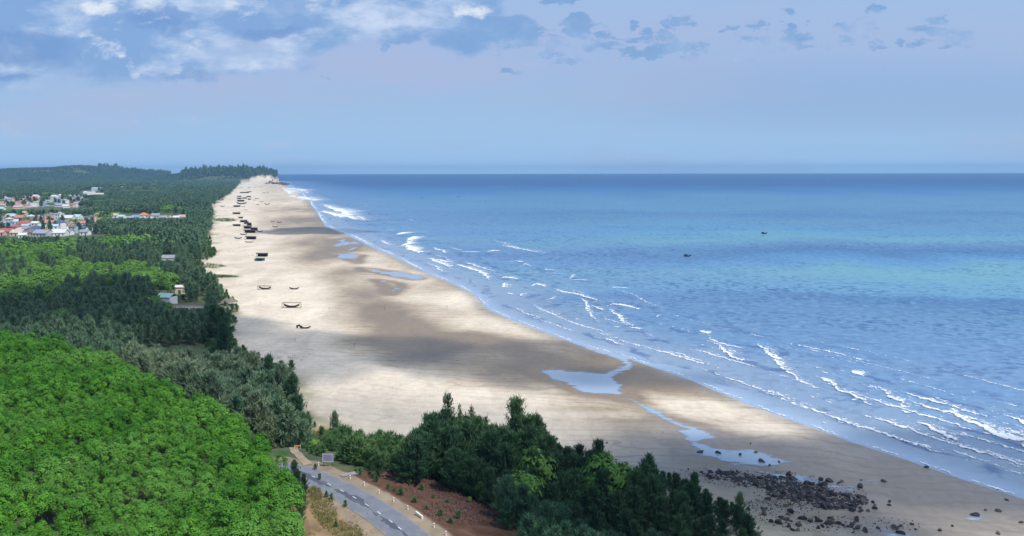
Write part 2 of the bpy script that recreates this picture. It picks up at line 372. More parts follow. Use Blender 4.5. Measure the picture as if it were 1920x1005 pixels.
wet = wet + .27 * smooth(.70, .40, fr_ + (n_b - .47) * .5) - .16 * smooth(.22, .10, fr_) * (Y > 260)
for w_ in poolw:
    bx = (X > w_[:, 0].min() - 14) & (X < w_[:, 0].max() + 14) & (Y > w_[:, 1].min() - 20) & (Y < w_[:, 1].max() + 20)
    if not bx.any(): continue
    d_, _ = pdist(X[bx], Y[bx], [tuple(q_) for q_ in w_] + [tuple(w_[0])]); wet[bx] = wet[bx] + .75 * np.exp(-(d_ / 4.5) ** 2)
wet = np.clip(wet * 1.05 + (n_b - .47) * .60 + (n_a - .47) * .35, 0, 1)
dry = np.array([.69, .585, .455]); wetc = np.array([.270, .190, .112]); grey = np.array([.36, .33, .30])
colr = dry + (wetc - dry) * wet[..., None]
damp = smooth(230, 170, Y) * (1 - smooth(-.2, .2, -0))      # cooler, greyer wet sand in the near right
g_ = (smooth(225, 190, Y + .25 * X - 20) * (1 - .0 * wet))[..., None] * .55
colr = colr * (1 - g_) + grey * .82 * g_
wl = smooth(9, 1, s_)[..., None] * .45; colr = colr * (1 - wl) + np.array([.25, .22, .19]) * wl
rockg = efield(X, Y, [(1420, 905, 90, 20, .9), (1500, 930, 100, 20, .9), (1430, 960, 90, 30, .8), (1560, 985, 160, 18, .6), (1330, 900, 60, 20, .5)])
rk = np.clip(rockg * (n_c * 1.6 - .1), 0, .8)[..., None]; colr = colr * (1 - rk) + np.array([.20, .175, .14]) * rk
br = np.clip(efield(X, Y, [(1540, 967, 90, 7, .9), (1480, 935, 60, 8, .5), (1330, 868, 60, 9, .6), (1420, 885, 60, 6, .5), (1120, 768, 120, 6, .5), (1180, 790, 80, 6, .4), (1300, 985, 40, 14, .4)]), 0, .8)[..., None]; colr = colr * (1 - br) + np.array([.26, .19, .10]) * br
# vegetated floor
vs = (smooth(-5, 4, v_ + (n_a - .47) * 14) * (1 - smooth(22, 34, X) * (Y < 200)))[..., None]
floor = np.array([.075, .100, .050]) * (.7 + .8 * n_c[..., None])
dunes = smooth(-10, 0, v_ + (n_a - .5) * 18)[..., None] * .4
colr = colr * (1 - dunes) + np.array([.30, .27, .15]) * dunes
vil = np.clip(efield(X, Y, [(90, 426, 90, 14, 1.2), (90, 382, 85, 9, 1.1), (275, 407, 60, 3, 1.0)], 4), 0, 1)[..., None]
floor = floor * (1 - vil * .7) + np.array([.28, .24, .19]) * vil * .7
colr = colr * (1 - vs) + floor * vs
# dry grass around the beach road head
dg = np.clip(efield(X, Y, [(600, 800, 70, 16, 1.1), (570, 840, 40, 14, .9), (700, 850, 60, 16, .5), (400, 590, 22, 16, .8), (375, 500, 40, 8, .9), (395, 540, 30, 14, .6)], 3), 0, .9)[..., None] * smooth(.3, .55, n_a)[..., None]; colr = colr * (1 - dg) + np.array([.36, .29, .15]) * dg
# open sandy lane and clearings at the beach edge
ln = np.clip(efield(X, Y, [(350, 492, 70, 4, 1.6), (355, 578, 60, 5, 1.6), (400, 520, 30, 5, 1.0)], 3) - .3, 0, 1)[..., None]; colr = colr * (1 - ln) + np.array([.55, .49, .40]) * ln
# grass spits lying on the sand
gr = np.clip(efield(X, Y, [(405, 517, 42, 2.5, 1.3), (395, 500, 40, 2.2, .8), (420, 412, 20, 2.5, 1.2), (440, 423, 16, 1.6, .8), (535, 668, 22, 5, .55), (410, 470, 26, 2, .8), (395, 455, 26, 2, .7), (400, 440, 22, 2, .6), (455, 352, 14, 2.4, 1), (410, 375, 12, 1.2, 1), (405, 380, 14, 1, .8), (425, 395, 12, 1.2, .5)], 2), 0, .85)[..., None] * smooth(.38, .62, fbm(X / 3.5, Y / 7, 93))[..., None]; colr = colr * (1 - gr) + np.array([.13, .15, .06]) * gr
# road cuts and embankments
road_side = (smooth(26, 17, dr_ + n_a * 6) * (Z > 4) * smooth(154, 148, Y + n_a * 8) * smooth(-44, -38, X))[..., None]
zone = (smooth(5.9, 5.0, dr_ + (n_c - .47) * 1.5) * (Y < 200) * smooth(-46, -42, X))[..., None]
_, sr_ = pdist(X, Y, road)
right = (sr_ > 0)
rub = np.where(right[..., None], np.array([.110, .058, .038]) * (.45 + 1.1 * n_c[..., None]), np.array([.29, .195, .105]) * (.6 + .85 * n_c[..., None]))
rub = np.where((~right[..., None]) & (fbm(X / 1.6, Y / 1.6, 77)[..., None] > .56), np.array([.12, .115, .045]), rub)
colr = colr * (1 - road_side) + rub * road_side
shd = np.array([.30, .235, .165]) * (.75 + .5 * n_c[..., None]); colr = colr * (1 - zone) + shd * zone
m_, t_, o_ = newmat('ground')
pos = t_.pos(); a = t_.attr('col', 'Color')
d1 = t_.noise(t_.mapping(pos, (.55, .35, .5)), 1.0, 8, .62); d2 = t_.noise(t_.mapping(pos, (.05, .022, .1)), 1.0, 7, .6, .8); d3 = t_.noise(pos, 5.0, 4, .7)
k = t_.m('MULTIPLY', t_.mr(d1, .3, .7, .88, 1.10, False), t_.m('MULTIPLY', t_.mr(d2, .3, .7, .80, 1.10, False), t_.mr(d3, .3, .7, .93, 1.06, False)))
cc = t_.new('ShaderNodeCombineColor')
for i in range(3): t_.put(cc.inputs[i], k)
cg = t_.mix(1.0, a, cc.outputs[0], 'MULTIPLY')
# tide lines / runnels left on the flat sand
wv = t_.new('ShaderNodeTexWave'); wv.wave_type = 'BANDS'; wv.bands_direction = 'Y'; t_.put(wv.inputs['Vector'], t_.mapping(pos, (.25, .62, 1), rot=(0, 0, .45)))
for k_, x_ in (('Scale', .10), ('Distortion', 14.0), ('Detail', 5.0), ('Detail Scale', 1.2)): wv.inputs[k_].default_value = x_
cg = t_.mix(t_.m('MULTIPLY', t_.mr(wv.outputs['Fac'], .80, 1.0), t_.mr(t_.attr('wet'), 0, .6, .16, .50)), cg, (.21, .165, .115))
rough = t_.mr(t_.attr('wet'), .15, .95, .95, .42)
princ(t_, o_, cg, rough, t_.mr(t_.attr('wet'), .2, 1., .10, .30), t_.bump(t_.m('ADD', d1, t_.m('MULTIPLY', d3, .25)), .35, .25))
gm = m_
wa = np.clip(wet * .9 + smooth(6, .5, s_) * 1.0 + smooth(215, 175, Y) * .35, 0, 1) * (1 - vs[..., 0])
g = mesh_np('ground', np.stack([X, Y, Z], -1).reshape(-1, 3), gridfaces(*X.shape), gm, None, True, {'col': colr.reshape(-1, 3), 'wet': wa.ravel()})
tag(g, kind='structure')

# ------------------------------------------------------------------ sea
rows2 = np.array([CAMZ / math.tan(math.atan((p - CY) / F) + PITCH) for p in np.arange(1060, 334, -3.0)])
rows2 = np.concatenate([[-2500, -600, -100, 40, 80], rows2[rows2 > 84], [7600, 9000, 11500, 14400]])
cols2 = np.concatenate([[-6, -2, -1.2], np.arange(-.9, .8, 4 / F), [.9, 1.4, 3, 8, 30, 80]])
X2, Y2 = fan(rows2, cols2); sx = -shore_s(X2, Y2)
m_, t_, o_ = newmat('sea_water')
pos = t_.pos(); so_ = t_.attr('off')
spz = t_.new('ShaderNodeSeparateXYZ'); t_.l.new(pos, spz.inputs[0])
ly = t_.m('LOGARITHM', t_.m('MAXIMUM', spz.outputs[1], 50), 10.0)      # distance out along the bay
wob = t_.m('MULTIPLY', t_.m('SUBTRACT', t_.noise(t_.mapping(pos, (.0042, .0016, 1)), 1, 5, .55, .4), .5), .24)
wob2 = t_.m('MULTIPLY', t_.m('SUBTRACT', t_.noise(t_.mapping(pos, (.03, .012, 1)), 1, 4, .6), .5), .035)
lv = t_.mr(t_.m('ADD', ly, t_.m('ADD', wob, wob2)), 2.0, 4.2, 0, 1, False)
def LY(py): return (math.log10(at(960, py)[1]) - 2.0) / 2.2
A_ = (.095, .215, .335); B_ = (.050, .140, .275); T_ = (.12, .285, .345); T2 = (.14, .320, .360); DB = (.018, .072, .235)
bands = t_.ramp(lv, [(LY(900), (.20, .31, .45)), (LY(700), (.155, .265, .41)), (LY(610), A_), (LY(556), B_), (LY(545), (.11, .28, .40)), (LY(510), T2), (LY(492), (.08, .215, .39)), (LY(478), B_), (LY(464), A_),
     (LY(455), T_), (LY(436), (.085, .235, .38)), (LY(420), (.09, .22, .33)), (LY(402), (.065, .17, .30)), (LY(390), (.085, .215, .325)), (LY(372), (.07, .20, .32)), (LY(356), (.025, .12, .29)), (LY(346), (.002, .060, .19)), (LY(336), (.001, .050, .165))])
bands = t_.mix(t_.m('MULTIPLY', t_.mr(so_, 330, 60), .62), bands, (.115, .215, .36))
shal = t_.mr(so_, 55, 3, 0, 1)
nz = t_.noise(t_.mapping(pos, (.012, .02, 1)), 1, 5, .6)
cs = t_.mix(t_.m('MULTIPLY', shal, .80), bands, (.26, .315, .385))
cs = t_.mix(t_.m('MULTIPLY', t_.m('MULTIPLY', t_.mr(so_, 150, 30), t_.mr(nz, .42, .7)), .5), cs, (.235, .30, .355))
cs = t_.mix(t_.m('MULTIPLY', t_.mr(so_, 10, 1), .7), cs, (.33, .43, .56))  # sky reflected in the thin swash film, put into the water colour
# ripples: bump, plus their dark and pale reflections put into the colour
vr = t_.mapping(pos, (.26, .24, 1), rot=(0, 0, .3))
r1 = t_.noise(vr, 1.0, 3, .6, .3); r2 = t_.noise(t_.mapping(pos, (.085, .055, 1), rot=(0, 0, .4)), 1.0, 3, .5, .3); r3 = t_.noise(t_.mapping(pos, (.018, .06, 1), rot=(0, 0, .6)), 1, 3, .5)
patch = t_.mr(t_.noise(t_.mapping(pos, (.006, .012, 1)), 1, 4, .6), .38, .64, .25, 1.0)
calm = t_.mr(so_, 4, 45, .18, 1.0)
hh = t_.m('ADD', t_.m('MULTIPLY', r1, .8), t_.m('ADD', t_.m('MULTIPLY', r2, 1.6), t_.m('MULTIPLY', r3, 3.0)))
dk = t_.m('MULTIPLY', t_.m('MULTIPLY', t_.mr(t_.m('ADD', t_.m('MULTIPLY', r1, .7), t_.m('MULTIPLY', r2, .3)), .49, .60), patch), t_.m('MULTIPLY', calm, .85))
cs = t_.mix(dk, cs, (.022, .080, .215))
cs = t_.mix(t_.m('MULTIPLY', t_.m('MULTIPLY', t_.mr(r1, .46, .36), calm), .45), cs, (.17, .30, .47))
ln_ = t_.m('ADD', t_.m('MULTIPLY', so_, .30), t_.m('MULTIPLY', t_.noise(t_.mapping(pos, (.05, .05, 1)), 1, 4, .55), 9.0))
lw_ = t_.mr(t_.m('SINE', ln_), .72, 1.0); cs = t_.mix(t_.m('MULTIPLY', t_.m('MULTIPLY', lw_, t_.mr(r2, .42, .6)), t_.m('MULTIPLY', t_.mr(so_, 130, 30), .75)), cs, (.04, .09, .22))  # dark faces of near-shore waves, painted into the colour as lines
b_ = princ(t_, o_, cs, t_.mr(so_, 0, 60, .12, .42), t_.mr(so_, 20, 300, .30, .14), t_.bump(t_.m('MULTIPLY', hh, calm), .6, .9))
seam = m_
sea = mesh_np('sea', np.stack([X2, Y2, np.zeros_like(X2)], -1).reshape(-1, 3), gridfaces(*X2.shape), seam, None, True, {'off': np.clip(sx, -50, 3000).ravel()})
tag(sea, kind='structure')

# ------------------------------------------------------------------ surf (foam on breaking crests)
crests = [  # polyline, foam width (m), strength
 (C7((40, 10), (95, 40), (145, 85), (170, 125), (200, 155), (250, 200), (330, 235), (380, 270)), 4.5, .85),
 (C7((360, 180), (420, 210), (460, 245), (510, 265), (570, 300), (640, 340), (680, 365)), 4, .8),
 (C7((545, 155), (575, 165), (605, 182)), 3.5, 1.1), (C7((598, 208), (680, 250), (740, 285), (790, 320), (805, 360), (850, 400), (880, 415)), 6, .8),
 (C7((900, 425), (930, 450), (960, 470), (1040, 490), (1110, 530)), 6, 1.1),
 (C7((1000, 315), (1060, 350), (1080, 380), (1180, 425), (1300, 480), (1400, 520), (1440, 555), (1500, 600)), 6.5, 1.15),
 (C7((1383, 395), (1432, 425), (1500, 455)), 4, 1.1), (C7((300, 340), (330, 345)), 2, .9), (C7((270, 380), (290, 388)), 2, .7), (C7((380, 422), (405, 430)), 2, .8), (C7((475, 418), (500, 425)), 1.6, .7),
 (C7((540, 305), (570, 300)), 2.5, .9), (C7((230, 296), (250, 300)), 1.5, .7), (C7((160, 296), (185, 303)), 1.5, .7),
 (C4((150, 690), (190, 712)), 4, 1.1), (C4((180, 718), (230, 752), (290, 805), (325, 838), (380, 850), (470, 885)), 5, .85), (C4((448, 757), (500, 792), (560, 850), (600, 890), (640, 920)), 5, .9), (C4((775, 935), (850, 965), (900, 1000)), 3, .9), (C4((965, 908), (1030, 938)), 3, 1.1), (C4((100, 768), (130, 772)), 2, .7),
 (C3((410, 318), (440, 305), (475, 302)), 8, 1.1), (C3((545, 328), (500, 328), (470, 345), (450, 352)), 7, 1.2), (C3((500, 345), (470, 362), (430, 385)), 7, 1.0), (C3((455, 372), (490, 400), (545, 418)), 7, 1.2), (C3((345, 290), (420, 296)), 3, .6),
 (C3((600, 455), (640, 452), (690, 468)), 4, .9), (C3((715, 492), (740, 478), (800, 500), (850, 512), (900, 545), (912, 568)), 5, 1.1), (C3((760, 407), (880, 410)), 3, .8), (C3((890, 410), (930, 401), (965, 405)), 3.5, 1.1),
 (C3((965, 555), (1000, 545), (1070, 558)), 4.5, 1.1), (C3((985, 575), (995, 605)), 5, 1.0), (C3((1015, 465), (1060, 458), (1100, 466)), 3, .8), (C3((1070, 492), (1105, 472), (1140, 492)), 3, .8), (C3((1200, 502), (1262, 508)), 3, 1.0), (C3((1200, 522), (1340, 530)), 1.6, .6),
 (C3((1340, 558), (1360, 535), (1395, 528)), 3, .9), (C3((1340, 558), (1450, 562)), 2, .9), (C3((1125, 600), (1160, 580), (1218, 600)), 3.6, 1.1), (C3((1262, 608), (1300, 625), (1380, 635), (1420, 650), (1500, 672)), 3.6, 1.1),
 (C3((1222, 672), (1260, 650), (1285, 655)), 3, .9), (C3((1222, 672), (1250, 690)), 2, .8), (C3((1390, 645), (1425, 690), (1440, 730), (1490, 780), (1535, 800)), 4, .85), (C3((1540, 705), (1580, 690), (1640, 700), (1725, 722)), 3.5, 1.2), (C3((1545, 712), (1590, 745), (1630, 785), (1700, 815)), 3.5, .95),
 (C3((1555, 602), (1600, 600), (1665, 606)), 2.4, 1.0), (C3((1000, 630), (1040, 642)), 3, .8), (C3((1062, 655), (1090, 635), (1145, 628)), 2.6, .9), (C3((1740, 842), (1800, 872)), 2, .7), (C3((1670, 815), (1725, 828)), 3, 1.0), (C3((1580, 812), (1615, 818)), 2.5, .9), (C3((890, 672), (920, 668)), 2.5, .7), (C3((1810, 765), (1822, 745)), 2, .8), (C3((1375, 768), (1395, 775)), 2, .7),
 (C3((0, 150), (60, 172), (130, 205), (200, 235), (265, 248)), 22, 1.0), (C3((0, 185), (60, 205), (120, 232)), 18, .9),
 (C6((1410, 190), (1560, 270), (1720, 340), (1830, 380)), 40, 1.0), (C6((1580, 195), (1750, 230), (1900, 245), (2100, 300)), 30, .9), (C6((1900, 385), (2100, 450), (2300, 520)), 30, .9), (C6((1650, 340), (1760, 380), (1900, 440), (2100, 540)), 22, .7)]
# swash lines close to the sand
for a_ in range(0, len(SH) - 1):
    p0, p1 = SH[a_], SH[a_ + 1]
    if random.random() < .9: crests.append(([(p0[0] + 3 + random.random() * 5, p0[1] - 1), ((p0[0] + p1[0]) / 2 + random.uniform(0, 6), (p0[1] + p1[1]) / 2 - 1), (p1[0] + 4, p1[1] - 1)], 1.8 if p0[1] > 450 else 3.2, .70))
for k in range(46):
    i_ = random.uniform(0, 1); py = 470 + (i_ ** .8) * 520
    D = at(960, py)[1]; off = random.uniform(12, 95); x0 = float(xs_(D)) + off; L = random.uniform(2, 9)
    g0 = float(xs_(D + 8) - xs_(D - 8)) / 16
    a0 = np.array([x0, D]); dv = np.array([g0, 1.0]); dv /= np.linalg.norm(dv); a1 = a0 - dv * L; am = (a0 + a1) / 2 + np.array([-.5, 0])
    pr = [proj(q_[0], q_[1], 0) for q_ in (a0, am, a1)]
    crests.append((pr, random.uniform(.8, 1.8), random.uniform(.45, .85)))
for k in range(130):
    py = 352 + (random.random() ** .75) * 640; D = at(960, py)[1]
    lane = random.choice([14, 22, 34, 48, 64, 84]); off = lane * random.uniform(.88, 1.12) * (1.5 if D > 600 else 1); L = random.uniform(10, 52) * (1 + D / 700); y0 = D - L / 2; wpts = []
    for j in range(7):
        yy = D + L * (.5 - j / 6); wpts.append((float(xs_(yy)) + off + random.uniform(-.6, .6) * (1 + D / 400), yy))
    st = random.uniform(.45, .95) * (.8 if lane > 60 else 1)
    crests.append(([proj(a_, b_, 0) for a_, b_ in wpts], random.uniform(1.0, 2.6) * (1 + D / 500), st * .92))
VV = []; FF = []; AA = []; AU = []
prof = [(-.14, .02, 0), (-.05, .12, .6), (0.02, .34, 1.15), (.08, .36, .95), (.28, .22, .66), (.6, .12, .54), (1.1, .07, .42), (1.7, .03, 0)]
for pl, wd, st in crests:
    wp = np.array([at(*p_)[:2] for p_ in pl])
    if wp[0, 1] > 600: wd *= 1.5; st *= 1.15
    seg = np.hypot(*np.diff(wp, axis=0).T); Ls = np.concatenate([[0], np.cumsum(seg)])
    if Ls[-1] < .3: continue
    n = max(6, int(Ls[-1] / max(.5, wd * .22))); n = min(n, 260)
    u = np.linspace(0, Ls[-1], n); px_ = np.interp(u, Ls, wp[:, 0]); py_ = np.interp(u, Ls, wp[:, 1])
    px_ = px_ + (fbm(u / (wd * .5), u * 0 + len(VV), 3) - .47) * wd * 1.0
    nb = len(VV)
    for i in range(n):
        e_ = math.sin(math.pi * (i + .5) / n) ** .45; wj = wd * (.55 + .9 * float(vnoise(np.array([u[i] / (wd * 1.3)]), np.array([nb * .37]), 8)[0]))
        # wave travels shoreward (-x,-y mix): foam trails behind, seaward
        for a_, z_, f_ in prof:
            VV.append((px_[i] + a_ * wj * .80, py_[i] + a_ * wj * .75, .03 + z_ * min(1.3, .5 + wd * .1))); AA.append(f_ * st * e_)
    m_p = len(prof)
    for i in range(n - 1):
        for j in range(m_p - 1): FF.append((nb + i * m_p + j, nb + (i + 1) * m_p + j, nb + (i + 1) * m_p + j + 1, nb + i * m_p + j + 1))
m_, t_, o_ = newmat('foam')
pos = t_.pos(); fo = t_.attr('foam')
fn = t_.noise(t_.mapping(pos, (.9, .55, 1)), 1.0, 6, .72, .8)
fk = t_.mr(t_.m('SUBTRACT', t_.m('ADD', fo, t_.m('MULTIPLY', t_.m('SUBTRACT', fn, .5), 2.5)), .50), 0, .30)
bs_ = princ(t_, None, (.86, .87, .88), .7, .2, t_.bump(fn, .8, .3))
tr = t_.new('ShaderNodeBsdfTransparent'); mx = t_.new('ShaderNodeMixShader')
t_.put(mx.inputs[0], fk); t_.l.new(tr.outputs[0], mx.inputs[1]); t_.l.new(bs_, mx.inputs[2]); t_.l.new(mx.outputs[0], o_.inputs[0])
fo_ = mesh_np('sea_foam', np.array(VV), np.array(FF), m_, None, True, {'foam': np.array(AA)})
tag(fo_, 'white foam of small waves breaking along the sandy shore', 'foam', kind='stuff')

# ------------------------------------------------------------------ tide pools and the beach stream
m_, t_, o_ = newmat('pool_water')
pos = t_.pos(); rp = t_.noise(t_.mapping(pos, (.8, 1.6, 1)), 1, 3, .5)
pb_ = princ(t_, None, (.35, .42, .51), .07, .9, t_.bump(rp, .10, .08)); poolm = m_  # pale blue base puts part of the sky reflection into the colour
pf_ = t_.mr(t_.m('ADD', t_.attr('film'), t_.m('MULTIPLY', t_.m('SUBTRACT', t_.noise(t_.mapping(pos, (.16, .55, 1)), 1, 6, .66), .5), t_.attr('amp'))), -.2, 1.5, 0, .93)
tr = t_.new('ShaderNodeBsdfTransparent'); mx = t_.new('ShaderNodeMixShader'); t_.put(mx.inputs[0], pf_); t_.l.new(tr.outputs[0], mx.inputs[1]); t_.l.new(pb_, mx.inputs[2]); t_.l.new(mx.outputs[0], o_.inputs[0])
def inpoly(X, Y, w_):
    c_ = np.zeros(X.shape, bool); n = len(w_)
    for i in range(n):
        (x0, y0), (x1, y1) = w_[i], w_[(i + 1) % n]
        if y0 == y1: continue
        c_ ^= ((y0 > Y) != (y1 > Y)) & (X < (x1 - x0) * (Y - y0) / (y1 - y0) + x0)
    return c_
for k_, w_ in enumerate(poolw):
    x0, y0 = w_.min(0) - 3; x1, y1 = w_.max(0) + 3; st = .45 if y0 < 330 else .9
    gx, gy = np.meshgrid(np.arange(x0, x1, st), np.arange(y0, y1, st * 1.2), indexing='xy')
    d_, _ = pdist(gx, gy, [tuple(q_) for q_ in w_] + [tuple(w_[0])]); sdv = np.where(inpoly(gx, gy, w_), d_, -d_)
    sdv = sdv + ((fbm(gx / 3.2, gy / 1.6, 15) - .47) * 3.0 * np.clip((y1 - y0) / 25, .35, 1) if y0 < 420 else (fbm(gx / 14, gy / 60, 15) - .50) * 34)
    zz = terrain(gx, gy) + .05; zz = np.maximum(zz, .03)
    fc = gridfaces(*gx.shape); keep = (sdv.ravel()[fc] > -4.5).any(1); fc = fc[keep]
    if not len(fc): continue
    used, inv = np.unique(fc, return_inverse=True); V_ = np.stack([gx, gy, zz], -1).reshape(-1, 3)[used]
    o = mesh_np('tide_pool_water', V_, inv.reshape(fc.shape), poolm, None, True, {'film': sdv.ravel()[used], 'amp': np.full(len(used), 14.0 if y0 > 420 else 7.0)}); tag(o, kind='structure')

# ------------------------------------------------------------------ road
def offset_pts(pts, d):
    out = []
    for i, p in enumerate(pts):
        a_ = np.array(pts[max(0, i - 1)]); b_ = np.array(pts[min(len(pts) - 1, i + 1)]); tt = (b_ - a_) / np.linalg.norm(b_ - a_)
        out.append(np.array(p) + np.array([tt[1], -tt[0]]) * d)
    return out
def resample(pts, st):
    pts = np.array(pts); sg = np.hypot(*np.diff(pts, axis=0).T); L = np.concatenate([[0], np.cumsum(sg)]); u = np.arange(0, L[-1], st)
    return np.stack([np.interp(u, L, pts[:, 0]), np.interp(u, L, pts[:, 1])], 1), u
rc, ru = resample(road, 1.0)
kern = np.ones(7) / 7; rs = rc.copy()
for i in range(2): rs[3:-3, i] = np.convolve(rc[:, i], kern, 'valid')
HW = 2.85
offs = np.array([-HW, -HW * .6, -HW * .2, HW * .2, HW * .6, HW]); VV = []
for i in range(len(rs)):
    a_ = rs[max(0, i - 1)]; b_ = rs[min(len(rs) - 1, i + 1)]; tt = (b_ - a_) / np.linalg.norm(b_ - a_); nn = np.array([-tt[1], tt[0]])
    for j, of in enumerate(offs):
        ed = (float(fbm(np.array([i * .45]), np.array([j * 3.1]), 6)[0]) - .45) * .5 if j in (0, 5) else 0
        p_ = rs[i] + nn * (of + ed); VV.append((p_[0], p_[1], ROADZ + .05 + .03 * (1 - (of / HW) ** 2)))
VV = np.array(VV)
ua = np.repeat(ru[:len(rs)], 6); va = np.tile(offs, len(rs))
m_, t_, o_ = newmat('asphalt')
pos = t_.pos(); u_ = t_.attr('ru'); v__ = t_.attr('rv')
an = t_.noise(pos, .5, 6, .6); af = t_.noise(pos, 6, 4, .7)
uv = t_.new('ShaderNodeCombineXYZ'); t_.put(uv.inputs[0], u_); t_.put(uv.inputs[1], v__)
ul = t_.noise(t_.mapping(uv.outputs[0], (.10, .9, 1)), 1, 5, .55, .6)
col = t_.mix(t_.mr(an, .3, .7), (.155, .17, .195), (.205, .215, .235))
patchm = t_.mr(t_.m('ADD', t_.m('MULTIPLY', t_.m('ABSOLUTE', t_.m('ADD', v__, .45)), -.20), t_.noise(t_.mapping(uv.outputs[0], (.13, .30, 1), (2.3, 0, 0)), 1, 3, .6, .4)), .40, .44)
col = t_.mix(t_.m('MULTIPLY', patchm, .9), col, (.065, .073, .10))
col = t_.mix(t_.m('MULTIPLY', t_.mr(ul, .55, .75), .3), col, (.27, .25, .22))
col = t_.mix(t_.m('MULTIPLY', t_.mr(t_.m('ADD', t_.m('ABSOLUTE', v__), t_.m('MULTIPLY', an, 1.2)), 3.0, 3.5), .8), col, (.30, .24, .17))
col = t_.mix(t_.mr(af, .3, .7, 0, .25), col, (.10, .11, .13))
princ(t_, o_, col, .85, .2, t_.bump(af, .3, .02))
rd = mesh_np('road', VV, gridfaces(len(rs), 6)[:, ::-1].copy(), m_, None, True, {'ru': ua, 'rv': va}); tag(rd, kind='structure')
mk = simple('road_paint', (.78, .78, .75), .7, .2, .12, 3.0, (.45, .44, .42))
mb = MB(); dl = None
for (px, py) in RD[4:13] + [(798, 1031)]:
    c0 = at(px, py, ROADZ + .08)[:2]; i = int(np.argmin(np.hypot(rs[:, 0] - c0[0], rs[:, 1] - c0[1]))); a_, b_ = rs[max(i - 2, 0)], rs[min(i + 2, len(rs) - 1)]
    tt = (b_ - a_) / np.linalg.norm(b_ - a_); nn = np.array([-tt[1], tt[0]]); c0 = rs[i]
    q_ = [c0 - tt * .58 - nn * .06, c0 + tt * .58 - nn * .06, c0 + tt * .58 + nn * .06, c0 - tt * .58 + nn * .06]
    mb.add([(p_[0], p_[1], ROADZ + .092) for p_ in q_], [(0, 1, 2, 3)])
o = mb.build('road_marking', mk); tag(o, kind='structure')
# concrete spur to the right of the road head and the sandy track beyond it
def strip(name, pl, wd, mat, zoff=.10, z0=10, st=.7):
    p_, u = resample([hit(a_, b_)[:2] for a_, b_ in pl], st); VV = []
    for i in range(len(p_)):
        a_, b_ = p_[max(0, i - 1)], p_[min(len(p_) - 1, i + 1)]; tt = (b_ - a_) / (np.linalg.norm(b_ - a_) + 1e-9); nn = np.array([-tt[1], tt[0]])
        for of in (-wd, -wd / 2, 0, wd / 2, wd):
            q_ = p_[i] + nn * of * (1 + .15 * (random.random() - .5)); VV.append((q_[0], q_[1], gz(q_[0], q_[1]) + zoff))
    o = mesh_np(name, np.array(VV), gridfaces(len(p_), 5)[:, ::-1].copy(), mat, None, True); tag(o, kind='structure'); return o
conc = simple('old_concrete', (.27, .25, .225), .9, .1, .2, 1.2, (.24, .20, .15))
strip('concrete_path', [(640, 893), (652, 889.5), (664, 888), (678, 886)], .8, conc)
dirt = simple('pale_dirt', (.30, .24, .17), .95, .05, .25, .8, (.30, .22, .14))
strip('dirt_track', [(578, 872), (570, 864), (562, 856), (552, 846), (545, 838)], .8, dirt, .08)

# ------------------------------------------------------------------ foliage builders
def leafmat(name, c1, c2, c3=None, trans=.25, patch=.03):
    m, t, out = newmat(name)
    oi = t.new('ShaderNodeObjectInfo'); pos = t.pos()
    r = oi.outputs['Random']
    c = t.mix(r, c1, c2)
    if c3: c = t.mix(t.mr(t.noise(t.mapping(pos, (patch, patch, patch)), 1, 3, .5), .46, .66), c, c3)
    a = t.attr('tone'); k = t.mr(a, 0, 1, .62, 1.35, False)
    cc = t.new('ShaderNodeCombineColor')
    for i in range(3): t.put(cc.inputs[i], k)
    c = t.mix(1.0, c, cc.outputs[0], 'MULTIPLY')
    b = t.new('ShaderNodeBsdfPrincipled'); t.put(b.inputs['Base Color'], c); t.put(b.inputs['Roughness'], .55); t.put(b.inputs['Specular IOR Level'], .09)
    tl = t.new('ShaderNodeBsdfTranslucent'); t.put(tl.inputs['Color'], c)
    mx = t.new('ShaderNodeMixShader'); mx.inputs[0].default_value = trans
    t.l.new(b.outputs[0], mx.inputs[1]); t.l.new(tl.outputs[0], mx.inputs[2]); t.l.new(mx.outputs[0], out.inputs[0]); return m
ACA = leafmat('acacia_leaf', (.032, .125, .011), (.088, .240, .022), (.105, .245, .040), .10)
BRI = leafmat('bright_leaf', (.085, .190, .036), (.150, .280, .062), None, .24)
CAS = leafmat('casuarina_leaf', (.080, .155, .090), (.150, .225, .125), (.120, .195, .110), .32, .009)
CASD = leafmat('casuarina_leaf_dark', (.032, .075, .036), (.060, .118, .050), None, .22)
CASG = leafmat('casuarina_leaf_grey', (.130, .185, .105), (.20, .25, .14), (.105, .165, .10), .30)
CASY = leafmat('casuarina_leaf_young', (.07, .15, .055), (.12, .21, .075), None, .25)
BARK = simple('bark', (.13, .10, .075), .95, .05, .35, 3)
BARKP = simple('bark_pale', (.24, .21, .17), .95, .05, .3, 3)
def unit(v): return v / np.maximum(np.linalg.norm(v, axis=-1, keepdims=True), 1e-9)
def leaves(C, D, W, tone, rg, shape='diamond', N=None):
    """C centres (n,3), D long axis vectors, W widths -> quads"""
    n = len(C); rnd = unit(rg.normal(size=(n, 3)))
    if N is not None: rnd = unit(N + rnd * .42)
    side = unit(np.cross(D, rnd)) * W[:, None]
    if shape == 'diamond': P_ = [C - D * .5, C + side * .5 - D * .05, C + D * .5, C - side * .5 - D * .05]
    else: P_ = [C - side * .5 - D * .5, C + side * .5 - D * .5, C + side * .32 + D * .5, C - side * .32 + D * .5]
    V = np.stack(P_, 1).reshape(-1, 3); Fq = np.arange(4 * n).reshape(n, 4); return V, Fq, np.repeat(tone, 4)
